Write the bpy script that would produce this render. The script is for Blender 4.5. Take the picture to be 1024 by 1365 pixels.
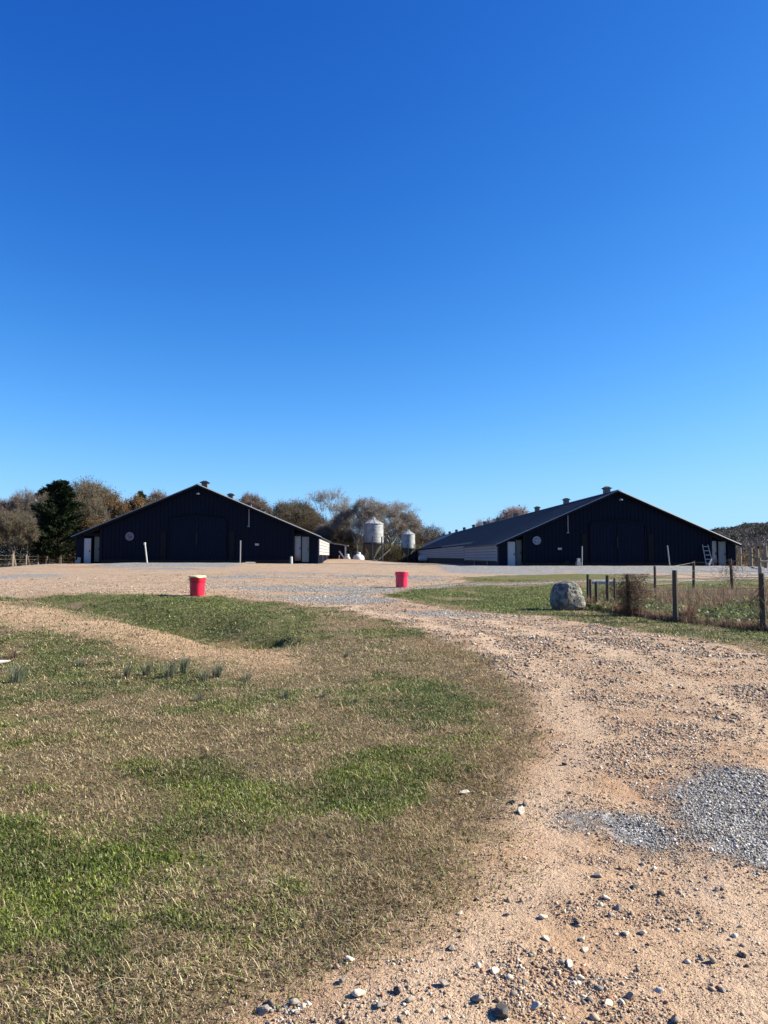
import bpy, math, random
import numpy as np
from mathutils import Vector, Matrix

R = math.radians
random.seed(7)
scene = bpy.context.scene
for o in list(bpy.data.objects):
    bpy.data.objects.remove(o)

# ------------------------------------------------------------------ camera
CAM_Z = 1.65
PITCH = R(3.45)
FPX = 986.0                       # focal length in photo pixels (1024 x 1365)
cd = bpy.data.cameras.new("camera")
cam = bpy.data.objects.new("camera", cd)
scene.collection.objects.link(cam)
cam.location = (0, 0, CAM_Z)
cam.rotation_euler = (R(90) + PITCH, 0, 0)
cd.sensor_fit = 'VERTICAL'
cd.sensor_height = 36
cd.lens = 36 * FPX / 1365
cd.clip_start = 0.05
cd.clip_end = 6000
scene.camera = cam

# ------------------------------------------------------------------ light
SUN_EL, SUN_AZ = 31.0, 84.0       # azimuth clockwise from +Y (the view heading)
world = bpy.data.worlds.new("World")
scene.world = world
world.use_nodes = True
wn, wl = world.node_tree.nodes, world.node_tree.links
bg = wn["Background"]
sky = wn.new("ShaderNodeTexSky")
sky.sky_type = 'NISHITA'
sky.sun_disc = False
sky.sun_elevation = R(SUN_EL)
sky.sun_rotation = R(SUN_AZ)
sky.altitude = 1200
sky.air_density = 1.0
sky.dust_density = 0.15
sky.ozone_density = 3.0
EXPO = 1.38
SKY_STR = 0.10
sepc = wn.new("ShaderNodeSeparateColor"); comb = wn.new("ShaderNodeCombineColor")
wl.new(sky.outputs[0], sepc.inputs[0])
def wm(op, a_, b_, c_=None):
    m_ = wn.new("ShaderNodeMath"); m_.operation = op
    for k_, v_ in enumerate((a_, b_, c_)):
        if v_ is None: continue
        if isinstance(v_, (int, float)): m_.inputs[k_].default_value = v_
        else: wl.new(v_, m_.inputs[k_])
    return m_.outputs[0]
# a clear, deep winter blue: per channel tone curve x^p / (a + b x + c x^2)
for ch, (pw, gain, p2, ca_, cb_, cc_) in enumerate(((1.56, 2.23, 1.6, .5, .9, 1.1), (1.215, 1.42, 1.3, .67, .12, .57), (.83, 1.286, 1.0, .885, 0., 0.))):
    x_ = wm('MULTIPLY', wm('POWER', wm('MULTIPLY', sepc.outputs[ch], .127), pw), gain)
    den = wm('MULTIPLY_ADD', x_, wm('MULTIPLY_ADD', x_, cc_, cb_), ca_)
    y_ = wm('MINIMUM', wm('DIVIDE', wm('POWER', x_, p2), den), 1.1)
    wl.new(wm('MULTIPLY', y_, 1 / (SKY_STR * 2**EXPO)), comb.inputs[ch])
wl.new(comb.outputs[0], bg.inputs[0])
bg.inputs[1].default_value = SKY_STR
sd = bpy.data.lights.new("sun", 'SUN')
sd.energy = 5.0
sd.angle = R(0.53)
sd.color = (1.0, 0.925, 0.78)
sun = bpy.data.objects.new("sun", sd)
scene.collection.objects.link(sun)
a, e = R(SUN_AZ), R(SUN_EL)
sdir = Vector((math.sin(a) * math.cos(e), math.cos(a) * math.cos(e), math.sin(e)))
sun.rotation_euler = sdir.to_track_quat('Z', 'Y').to_euler()
sun.location = (30, 0, 40)
scene.view_settings.view_transform = 'Standard'
scene.view_settings.look = 'None'
scene.view_settings.exposure = EXPO
scene.view_settings.gamma = 1
scene.render.engine = 'CYCLES'
scene.render.resolution_x = 768
scene.render.resolution_y = 1024

AK = .70      # overall reflectance level of the painted tones below
# ------------------------------------------------------------------ node helpers
class NT:
    def __init__(s, name):
        s.m = bpy.data.materials.new(name)
        s.m.use_nodes = True
        s.t = s.m.node_tree
        s.p = s.t.nodes["Principled BSDF"]
        s.tc = None
    def n(s, typ, **kw):
        nd = s.t.nodes.new(typ)
        for k, v in kw.items():
            if k.startswith('_'):
                setattr(nd, k[1:], v)
            else:
                key = int(k[1:]) if k[0] == 'i' and k[1:].isdigit() else k.replace('__', ' ')
                s.put(nd.inputs[key], v)
        return nd
    def put(s, sock, v):
        if isinstance(v, bpy.types.NodeSocket):
            s.t.links.new(v, sock)
        elif isinstance(v, tuple) and len(v) == 3 and sock.type == 'RGBA':
            sock.default_value = (*v, 1)
        else:
            sock.default_value = v
    def coord(s, which='Object'):
        if not s.tc: s.tc = s.t.nodes.new("ShaderNodeTexCoord")
        return s.tc.outputs[which]
    def noise(s, scale, detail=3, rough=.55, vec=None, out=0):
        nd = s.n("ShaderNodeTexNoise", Scale=scale, Detail=detail, Roughness=rough)
        s.put(nd.inputs["Vector"], vec if vec else s.coord())
        return nd.outputs[out]
    def voro(s, scale, vec=None, out='Color', feature='F1'):
        nd = s.n("ShaderNodeTexVoronoi", Scale=scale)
        nd.feature = feature
        s.put(nd.inputs["Vector"], vec if vec else s.coord())
        return nd.outputs[out]
    def mix(s, f, a, b, mode='MIX'):
        nd = s.t.nodes.new("ShaderNodeMix")
        nd.data_type = 'RGBA'; nd.blend_type = mode
        s.put(nd.inputs[0], f); s.put(nd.inputs[6], a); s.put(nd.inputs[7], b)
        return nd.outputs[2]
    def math(s, op, a, b=0.0, c=0.0, clamp=False):
        nd = s.t.nodes.new("ShaderNodeMath"); nd.operation = op; nd.use_clamp = clamp
        s.put(nd.inputs[0], a); s.put(nd.inputs[1], b)
        if op in ('MULTIPLY_ADD',): s.put(nd.inputs[2], c)
        return nd.outputs[0]
    def ramp(s, f, lo, hi, a=0.0, b=1.0):
        nd = s.n("ShaderNodeMapRange")
        nd.interpolation_type = 'SMOOTHSTEP'
        s.put(nd.inputs[0], f); s.put(nd.inputs[1], lo); s.put(nd.inputs[2], hi)
        s.put(nd.inputs[3], a); s.put(nd.inputs[4], b)
        return nd.outputs[0]
    def bump(s, h, strength=.5, dist=.02, normal=None):
        nd = s.n("ShaderNodeBump", Strength=strength, Distance=dist, Height=h)
        if normal: s.put(nd.inputs["Normal"], normal)
        return nd.outputs[0]
    def set(s, **kw):
        for k, v in kw.items():
            s.put(s.p.inputs[k.replace('__', ' ')], v)
        return s.m

def simple(name, col, rough=.7, var=.25, scale=6., bump=.2, metal=0., dist=.01, spec=.3):
    col = tuple(k*AK for k in col)
    t = NT(name)
    n1 = t.noise(scale, 4)
    n2 = t.noise(scale * .17, 3)
    dark = tuple(c * (1 - var) for c in col); lite = tuple(min(1, c * (1 + var)) for c in col)
    c = t.mix(t.math('MULTIPLY_ADD', n1, .6, t.math('MULTIPLY', n2, .4)), dark, lite)
    t.set(Base__Color=c, Roughness=rough, Metallic=metal, Specular__IOR__Level=spec)
    if bump: t.put(t.p.inputs["Normal"], t.bump(n1, bump, dist))
    return t.m

def attr_mat(name, rough=.8, trans=0., spec=.2):
    t = NT(name)
    at = t.n("ShaderNodeVectorMath", i0=t.n("ShaderNodeAttribute", _attribute_name="tint").outputs["Color"]); at.operation = 'SCALE'; at.inputs[3].default_value = AK
    ac = at.outputs[0]
    t.set(Base__Color=ac, Roughness=rough, Specular__IOR__Level=spec)
    if trans:
        tr = t.n("ShaderNodeBsdfTranslucent", Color=ac)
        mx = t.n("ShaderNodeMixShader", i0=trans)
        t.t.links.new(t.p.outputs[0], mx.inputs[1]); t.t.links.new(tr.outputs[0], mx.inputs[2])
        t.t.links.new(mx.outputs[0], t.t.nodes["Material Output"].inputs[0])
    return t.m

# ------------------------------------------------------------------ object helpers
COL = scene.collection
def tag(o, label=None, cat=None, group=None, kind=None):
    if label: o["label"] = label
    if cat: o["category"] = cat
    if group: o["group"] = group
    if kind: o["kind"] = kind
    return o
def empty(name, loc, rz=0., label=None, cat=None, group=None):
    o = bpy.data.objects.new(name, None)
    o.empty_display_size = .3
    COL.objects.link(o); o.location = loc; o.rotation_euler = (0, 0, rz)
    return tag(o, label, cat, group)

class MB:
    def __init__(s): s.v = []; s.f = []; s.m = []
    def add(s, vs, fs, mi=0):
        b = len(s.v); s.v += [tuple(v) for v in vs]
        s.f += [tuple(b + i for i in f) for f in fs]; s.m += [mi] * len(fs)
        return s
    def box(s, c, d, mi=0, rot=None):
        x, y, z = d[0] / 2, d[1] / 2, d[2] / 2
        vs = [Vector(p) for p in ((-x,-y,-z),(x,-y,-z),(x,y,-z),(-x,y,-z),(-x,-y,z),(x,-y,z),(x,y,z),(-x,y,z))]
        if rot: vs = [rot @ v for v in vs]
        c = Vector(c)
        return s.add([c + v for v in vs], [(0,3,2,1),(4,5,6,7),(0,1,5,4),(1,2,6,5),(2,3,7,6),(3,0,4,7)], mi)
    def tube(s, pts, rad, n=8, mi=0, cap=True):
        pts = [Vector(p) for p in pts]
        if not isinstance(rad, (list, tuple)): rad = [rad] * len(pts)
        b = len(s.v)
        for i, p in enumerate(pts):
            d = (pts[min(i + 1, len(pts) - 1)] - pts[max(i - 1, 0)]).normalized()
            u = d.orthogonal().normalized() if abs(d.z) < .95 else Vector((1, 0, 0))
            u = (u - d * u.dot(d)).normalized(); w = d.cross(u)
            for k in range(n):
                a = 2 * math.pi * k / n
                s.v.append(tuple(p + (u * math.cos(a) + w * math.sin(a)) * rad[i]))
        for i in range(len(pts) - 1):
            for k in range(n):
                k2 = (k + 1) % n
                s.f.append((b + i*n + k, b + i*n + k2, b + (i+1)*n + k2, b + (i+1)*n + k)); s.m.append(mi)
        if cap:
            s.f.append(tuple(b + k for k in range(n))[::-1]); s.m.append(mi)
            s.f.append(tuple(b + (len(pts)-1)*n + k for k in range(n))); s.m.append(mi)
        return s
    def lathe(s, prof, n=24, c=(0,0,0), mi=0):
        b = len(s.v)
        for r, z in prof:
            for k in range(n):
                a = 2*math.pi*k/n
                s.v.append((c[0] + r*math.cos(a), c[1] + r*math.sin(a), c[2] + z))
        for i in range(len(prof)-1):
            for k in range(n):
                k2 = (k+1) % n
                s.f.append((b+i*n+k, b+i*n+k2, b+(i+1)*n+k2, b+(i+1)*n+k)); s.m.append(mi)
        return s
    def build(s, name, mats, parent=None, smooth=False):
        me = bpy.data.meshes.new(name)
        me.from_pydata(s.v, [], s.f)
        if not isinstance(mats, (list, tuple)): mats = [mats]
        for m in mats: me.materials.append(m)
        me.polygons.foreach_set("material_index", s.m)
        if smooth: me.polygons.foreach_set("use_smooth", [True] * len(s.f))
        me.update()
        o = bpy.data.objects.new(name, me); COL.objects.link(o)
        if parent: o.parent = parent
        return o

def np_mesh(name, V, loop_idx, sizes, mats, tint=None, smooth=False, attrs=None):
    me = bpy.data.meshes.new(name)
    me.vertices.add(len(V)); me.vertices.foreach_set("co", V.astype(np.float32).ravel())
    me.loops.add(len(loop_idx)); me.loops.foreach_set("vertex_index", loop_idx.astype(np.int32))
    me.polygons.add(len(sizes))
    st = np.concatenate([[0], np.cumsum(sizes)[:-1]]).astype(np.int32)
    me.polygons.foreach_set("loop_start", st)
    me.polygons.foreach_set("loop_total", sizes.astype(np.int32))
    if smooth: me.polygons.foreach_set("use_smooth", np.ones(len(sizes), bool))
    for m in (mats if isinstance(mats, (list, tuple)) else [mats]): me.materials.append(m)
    me.update(calc_edges=True)
    cols = dict(attrs or {})
    if tint is not None: cols["tint"] = tint
    for k, arr in cols.items():
        ca = me.color_attributes.new(k, 'FLOAT_COLOR', 'POINT')
        a4 = np.ones((len(V), 4), np.float32); a4[:, :3] = arr
        ca.data.foreach_set("color", a4.ravel())
    return me
def np_obj(name, me, parent=None):
    o = bpy.data.objects.new(name, me); COL.objects.link(o)
    if parent: o.parent = parent
    return o

# ------------------------------------------------------------------ noise for layout
def hsh(ix, iy, seed):
    h = (ix.astype(np.int64) * 374761393 + iy.astype(np.int64) * 668265263 + seed * 1442695041) & 0xFFFFFFFF
    h = ((h ^ (h >> 13)) * 1274126177) & 0xFFFFFFFF
    h = (h ^ (h >> 16)) & 0xFFFFFFFF
    return h / 4294967295.0
def vnoise(x, y, seed=0):
    ix = np.floor(x); iy = np.floor(y); fx = x - ix; fy = y - iy
    fx = fx*fx*(3-2*fx); fy = fy*fy*(3-2*fy)
    a = hsh(ix, iy, seed); b = hsh(ix+1, iy, seed); c = hsh(ix, iy+1, seed); d = hsh(ix+1, iy+1, seed)
    return (a*(1-fx)+b*fx)*(1-fy) + (c*(1-fx)+d*fx)*fy
def fbm(x, y, s, seed=0, o=4):
    t = 0; amp = .5; tot = 0
    for k in range(o):
        t = t + amp * vnoise(x*s + 17.3*k, y*s - 9.1*k, seed + k); tot += amp; amp *= .5; s *= 2.03
    return t / tot
def sstep(a, b, x):
    t = np.clip((x - a) / (b - a), 0, 1); return t*t*(3-2*t)
def seg_d(x, y, P):
    """distance to polyline and parameter interpolation of a third value"""
    best = np.full(np.shape(x), 1e9); val = np.zeros(np.shape(x))
    for (x0, y0, v0), (x1, y1, v1) in zip(P[:-1], P[1:]):
        dx, dy = x1-x0, y1-y0
        t = np.clip(((x-x0)*dx + (y-y0)*dy) / (dx*dx+dy*dy), 0, 1)
        d = np.hypot(x-x0-t*dx, y-y0-t*dy)
        m = d < best
        best = np.where(m, d, best); val = np.where(m, v0 + t*(v1-v0), val)
    return best, val

# ------------------------------------------------------------------ terrain height
YK = [-50, 0, 10, 17, 25, 33, 45, 54, 56, 78, 100, 150, 210, 400, 5000]
def H(x, y, fine=True):
    x = np.asarray(x, float); y = np.asarray(y, float)
    side = sstep(-10, 10, x)                     # 0 left 1 right
    pl = 1.13 - .23 * side
    pl = pl - .50 * sstep(-24, -31, x) - .25*sstep(27, 34, x)
    prof_l = np.interp(y, YK, [0, 0, .0, .06, .28, .38, .74, .99, 1, 1.0, .55, .35, .22, 0, 0])
    prof_r = np.interp(y, YK, [0, 0, -.02, -.03, .05, .24, .66, .98, 1, 1.0, .6, .35, .22, 0, 0])
    h = (prof_l*(1-side) + prof_r*side) * pl
    # left berm and swale
    d, v = seg_d(x, y, [(-.6, 10.6, .0), (-1.6, 11.8, .0), (-2.6, 12.4, .03), (-4, 14.0, .14), (-10, 19.3, .36), (-20, 24, .6), (-45, 34, .7)])
    h = h + v * np.exp(-(d/2.4)**2)
    d, v = seg_d(x, y, [(-1.3, 14.3, .08), (-2.45, 14.7, .40), (-4.9, 18.3, .46), (-9, 22.6, .33), (-14, 27, .2), (-30, 33, .12)])
    h = h - v * np.exp(-(d/1.25)**2)
    # washed out hole at the swale end
    h = h - .62 * np.exp(-((((x+2.50)/.36)**2 + ((y-15.60)/.34)**2))**2)
    h = h + .10 * np.exp(-(((x+1.95)/.35)**2 + ((y-15.6)/.5)**2))
    # dirt mound between the barns
    h = h + .34 * np.exp(-(((x+3.9)/4.2)**2 + ((y-73)/7)**2))
    # gravel pads
    h = h + .06*sstep(50, 52.5, y)*sstep(60, 57, y)*(sstep(-20.5, -19, x)*sstep(-9.5, -11, x) + sstep(5, 7, x)*sstep(29, 26, x))
    if fine:
        w = np.exp(-np.maximum(y, 0)/80)
        h = h + (fbm(x, y, .35, 3, 3) - .5) * .12 * w * sstep(0, 3, np.hypot(x, y))
        h = h + (fbm(x, y, 2.2, 11, 3) - .5) * .05 * w
    return h
def h1(x, y): return float(H(np.array([x]), np.array([y]))[0])
H00 = h1(0, 0)
def ray(px, py):
    u = (px-512)/FPX; v = (682.5-py)/FPX
    return u, math.cos(PITCH) - v*math.sin(PITCH), math.sin(PITCH) + v*math.cos(PITCH)
def at(px, py, Y):
    u, f, w = ray(px, py); return Vector((u/f*Y, Y, CAM_Z + w/f*Y))
def gnd(px, py):
    """place on the (smooth) ground that lies under a pixel of the photograph"""
    u, f, w = ray(px, py); z = 0.
    if w > -.004*f: w = -.004*f
    for k in range(12):
        Y = (CAM_Z - z) * f / -w
        Y = min(max(Y, .5), 90)
        z = .6*z + .4*float(np.interp(Y, YK, [0, 0, -.01, .02, .18, .28, .7, 1, 1.03, 1.03, .55, .35, .22, 0, 0]))
    return (u/f*Y, Y)

# ------------------------------------------------------------------ ground cover map (which material lies where)
def poly(pts): return np.array([gnd(*p) for p in pts])
def inside(P, x, y, soft):
    """soft inside value of a world polygon: 1 inside, 0 outside, .5 on the edge"""
    d = np.full(np.shape(x), 1e9); ins = np.zeros(np.shape(x), bool)
    n = len(P)
    for i in range(n):
        x0, y0 = P[i]; x1, y1 = P[(i+1) % n]
        dx, dy = x1-x0, y1-y0
        t = np.clip(((x-x0)*dx + (y-y0)*dy) / (dx*dx+dy*dy+1e-9), 0, 1)
        d = np.minimum(d, np.hypot(x-x0-t*dx, y-y0-t*dy))
        c = ((y0 > y) != (y1 > y)) & (x < (x1-x0)*(y-y0)/(y1-y0+1e-12) + x0)
        ins ^= c
    sd_ = np.where(ins, d, -d)
    return np.clip(.5 + sd_/(2*soft), 0, 1)
ROAD = poly([(120,1700),(300,1365),(400,1310),(520,1250),(600,1190),(645,1120),(690,1060),(715,1000),(712,950),(690,905),
             (645,870),(590,848),(520,828),(460,815),(390,806),(300,800),(430,778),(540,776),(505,788),(520,797),(560,806),(620,812),(700,818),(780,826),(860,838),(940,852),(1024,868),
             (1500,960),(2200,1100),(2200,1700)])
LOT = np.array([(-60, 60), (-60, 31), (-22, 30), (-15, 27.5), (-9, 27), (-5.5, 25.5), (-3.0, 24.0), (-1.2, 22.5), (.6, 24), (.4, 27), (1.2, 33.5), (5, 38), (8, 40), (40, 45), (40, 60)])
ISL1 = poly([(515,793),(555,785),(640,780),(800,776),(1060,774),(1060,800),(880,812),(800,817),(720,811),(660,811),(600,802),(550,800)])
ISL2 = poly([(600,770),(690,764),(790,762),(900,764),(900,769),(760,772),(640,775)])
VERGE = poly([(700,812),(800,822),(900,836),(1024,856),(1300,900),(1300,880),(1024,842),(900,828),(800,812),(740,808)])
GARDEN = poly([(775,812),(838,822),(900,829),(1014,839),(1300,870),(1300,790),(1024,768),(830,772),(780,790)])
G1 = poly([(-200,1060),(60,1075),(150,1105),(295,1125),(285,1180),(205,1205),(120,1190),(60,1230),(0,1262),(-200,1290)])
G2 = poly([(420,1025),(480,992),(600,985),(625,1020),(600,1060),(520,1092),(445,1085),(395,1055)])
G3 = poly([(500,912),(600,898),(655,930),(645,968),(560,962),(500,942)])
G4 = poly([(120,1010),(260,1000),(400,1040),(430,1085),(330,1100),(200,1085)])
G5 = poly([(320,1195),(400,1175),(430,1205),(380,1250),(330,1260)])
G6 = poly([(-200,880),(120,885),(340,905),(330,930),(150,930),(-200,960)])
G7 = poly([(340,960),(480,950),(500,985),(380,1000)])
BANK = poly([(85,796),(150,789),(270,797),(360,806),(440,822),(450,850),(360,862),(280,850),(190,832)])
RUT = poly([(20,792),(120,788),(230,795),(230,800),(60,803)])
GRA = poly([(875,1085),(895,1050),(930,1030),(1000,1030),(1100,1005),(1400,1060),(1400,1170),(1100,1170),(980,1158),(940,1130),(905,1105)])
GRB = poly([(722,1088),(770,1076),(845,1092),(905,1112),(935,1150),(880,1150),(800,1118),(745,1106)])
GRC = poly([(240,1420),(330,1322),(430,1318),(520,1365),(560,1420)])
GRD = poly([(505,813),(600,811),(680,818),(700,824),(610,823),(530,820)])
TRACK = [(gnd(455,800)), (gnd(480,790)), (gnd(530,785)), (gnd(640,778)), (gnd(790,773)), (gnd(1010,769))]
TRAIL = [gnd(600,1400), gnd(690,1280), gnd(740,1190), gnd(820,1080), gnd(870,1000), gnd(960,955), gnd(1100,930)]
TRAIL2 = [gnd(1010,1110), gnd(900,1010), gnd(760,930), gnd(640,860), gnd(540,822), gnd(470,800)]
DRY1 = poly([(230,1000),(300,960),(420,930),(480,975),(430,1010),(330,1000)])
DRY2 = poly([(250,1290),(200,1250),(290,1180),(420,1110),(560,1110),(560,1200),(420,1365),(200,1500),(0,1500),(0,1330)])
DRY3 = poly([(330,870),(450,850),(640,900),(700,1000),(640,1150),(600,1100),(650,1000),(620,900),(500,900),(400,920)])
RUTA = [gnd(560,1450), gnd(590,1330), gnd(660,1200), gnd(755,1060), gnd(790,980), gnd(750,900), gnd(640,850), gnd(540,822), gnd(440,808)]
RUTB = [gnd(1040,1330), gnd(1000,1240), gnd(960,1180)]
RUTC = [gnd(1100,1010), gnd(1000,960), gnd(880,890), gnd(760,850), gnd(640,825), gnd(560,812)]
BROWN = poly([(560,1260),(610,1150),(600,1090),(640,1010),(660,930),(620,880),(540,850),(440,830),(470,815),(600,845),(720,900),(740,1000),(700,1080),(640,1180),(600,1250)])
def dline(x, y, L, w):
    d, _ = seg_d(x, y, [(p[0], p[1], 0) for p in L]); return np.clip(1.0 - d/w, 0, 1)
def ell(x, y, cx, cy, rx, ry): return np.clip(1.3 - np.hypot((x-cx)/rx, (y-cy)/ry), 0, 1)
def masks(x, y):
    k = np.clip(y/14, .35, 1.6)
    wx = x + (fbm(x, y, .9, 21) - .5) * 1.1 * k + (fbm(x, y, 4, 22, 2) - .5)*.25
    wy = y + (fbm(x, y, .9, 31) - .5) * 1.1 * k + (fbm(x, y, 4, 32, 2) - .5)*.25
    n1 = fbm(x, y, 1.1, 41); n2 = fbm(x, y, .35, 51); n3 = fbm(x, y, 3.1, 61, 3)
    road = inside(ROAD, wx, wy, .35)
    lot = inside(LOT, wx, wy, .8)
    isl = np.maximum.reduce([inside(ISL1, wx, wy, .35), inside(ISL2, wx, wy, .7), inside(GARDEN, wx, wy, .4)*1.0])
    verge = inside(VERGE, wx, wy, .35)
    road = np.maximum(road, lot) * (1 - np.maximum(isl, verge))
    far = sstep(60, 64, y)
    road = road*(1-far) + far*ell(x, y, -3.5, 72, 7, 22)
    g = np.maximum.reduce([inside(G1, wx, wy, .35), inside(G2, wx, wy, .3), inside(G3, wx, wy, .5)*.9, inside(G4, wx, wy, .4)*.75,
                           inside(G5, wx, wy, .2)*.85, inside(G6, wx, wy, .9)*.62, inside(G7, wx, wy, .5)*.6])
    g = g * sstep(.12, .40, n1 + .22*g) 
    g = np.maximum(g, inside(BANK, wx, wy, .8)*(.55 + .35*n2))
    g = np.maximum(g, inside(RUT, wx, wy, .8)*.8)
    g = np.maximum(g, isl*sstep(.28, .5, n2*.5+n1*.5)*.95)
    g = np.maximum(g, verge*sstep(.3, .55, n1)*.8)
    dfe, _ = seg_d(wx, wy, [(5.6, 22.2, 0), (6.9, 19.9, 0), (7.4, 18.6, 0), (8.5, 16.4, 0), (10.5, 14.2, 0)]); g = g*(1 - .85*np.clip(1.4 - dfe/.55, 0, 1))
    gb = g
    dry = np.maximum.reduce([inside(DRY1, wx, wy, .5), inside(DRY2, wx, wy, .4), inside(DRY3, wx, wy, .5)])
    g = np.maximum(g*(1-.45*dry), (.60 - .36*dry)*sstep(.25, .6, n2*.4+n1*.6)*(y < 22))
    g = np.maximum(g, .34*sstep(.45, .7, n2*.6+n1*.4))
    g = np.maximum(g, .55*ell(x, y, -7, 55.5, 3.6, 1.4)); g = np.maximum(g, .5*ell(x, y, -21.5, 55, 3, 1.5))
    g = np.maximum(g, far*.35*sstep(.4, .6, n2))
    g = g * (1 - .9*road) + .30*road*sstep(.66, .8, n1)*sstep(10, 20, y)
    grav = np.maximum.reduce([inside(GRA, wx, wy, .45)*(.68+.5*n3), inside(GRB, wx, wy, .32)*(.60+.6*n3), inside(GRC, wx, wy, .3)*.5, inside(GRD, wx, wy, .8)*.58])
    grav = np.maximum(grav, dline(wx, wy, TRACK, 1.3)*.8)
    grav = np.maximum(grav, .55*ell(wx, wy, gnd(455,796)[0], gnd(455,796)[1], 1.7, 2.2))
    pad = sstep(np.where(x > 0, 43.5, 47.5), np.where(x > 0, 46.5, 50), y + 5*(n2-.5)) * sstep(62, 60, y) * np.maximum(sstep(-20.8, -19.6, x)*sstep(-9.4, -11, x), sstep(2, 6, x)*sstep(30, 27, x))
    pad = np.maximum(pad, .55*sstep(52, 55, y)*sstep(62, 60, y)*sstep(-48, -40, x)*sstep(-22, -24, x))
    grav = np.maximum(grav, pad)
    grav = np.maximum(grav, lot*(1-isl)*.62*sstep(.52, .66, fbm(x*.3, y, .5, 311, 3)))
    grav = np.maximum(grav, .6*far*ell(x, y, 1, 75, 6, 10))
    rub = np.maximum(dline(wx, wy, TRAIL, .95)*1.1, dline(wx, wy, TRAIL2, 1.5)*.75)
    rub = np.maximum(rub, .55*sstep(.5, .72, n1)*road)
    rub = np.maximum(rub, lot*(1-isl)*np.clip(.35+1.3*(fbm(x*.35, y, .45, 301, 3)-.3), .2, 1))
    rub = np.maximum(rub, road*sstep(9, 15, y)*.7)
    rut = np.maximum.reduce([dline(wx, wy, RUTA, .42), dline(wx, wy, RUTB, .5), dline(wx, wy, RUTC, .45)])*road
    rub = rub*(1 - .8*rut)
    clay = np.maximum.reduce([.55*road*sstep(.5, .68, fbm(x, y, .6, 71))*sstep(14, 9, y), ell(wx, wy, -18.6, 49, 4.5, 2.0),
                              dline(wx, wy, [(-5.6, 19.0), (-4.2, 17.2), (-2.5, 14.8)], .75)*.95, ell(x, y, -2.5, 15.4, .6, .6), .8*ell(x, y, -4, 73, 5, 7), .6*dline(wx, wy, [(-6, 27), (-1.5, 25), (1.5, 21)], 1.6)])
    dcr, _ = seg_d(wx, wy, [(-.6, 10.6, 0), (-1.8, 11.9, 0), (-4, 13.9, 0), (-10, 18.3, 0), (-20, 22.5, 0), (-45, 32, 0)])
    straw = np.clip(1.30 - dcr/1.2, 0, 1) * (1 - .8*road) * sstep(-.3, -2.4, x)
    straw = np.maximum(straw, .6*dline(wx, wy, [(-22, 29), (-12, 26.8), (-6, 26.3)], .9))
    g = g*(1 - .75*np.clip(straw, 0, 1))
    brown = inside(BROWN, wx, wy, .4) * (1 - road)
    return dict(road=road, grav=np.clip(grav, 0, 1), green=np.clip(g, 0, 1), straw=straw, clay=np.clip(clay, 0, 1), rub=np.clip(rub, 0, 1)*np.clip(road*1.5, 0, 1), brown=brown, rut=rut, garden=inside(GARDEN, x, y, .3))

# ================================================================== GROUND
def axis(parts):
    out = []
    for a0, b0, st in parts: out += list(np.arange(a0, b0, st))
    return np.array(out)
def geo(a0, b0, r):
    out = [a0]; st = 3.
    while out[-1] < b0: out.append(out[-1] + st); st *= r
    return np.array(out)
ys = np.concatenate([-geo(8, 300, 1.4)[::-1], axis([(-7.5, 1.5, .5), (1.5, 14, .09), (14, 30, .15), (30, 63, .3), (63, 120, 2.)]), geo(120, 4500, 1.25)])
xr = axis([(0, 11, .11), (11, 24, .25), (24, 60, .8)])
xr = np.concatenate([xr, geo(60, 3500, 1.3)])
xs = np.concatenate([-xr[:0:-1], xr])
GX, GY = np.meshgrid(xs, ys)
gx, gy = GX.ravel(), GY.ravel()
gz = H(gx, gy)
mk = masks(gx, gy)
nx, ny = len(xs), len(ys)
ii = (np.arange(ny-1)[:, None]*nx + np.arange(nx-1)[None, :]).ravel()
loops = np.stack([ii, ii+1, ii+nx+1, ii+nx], 1).ravel()

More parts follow.
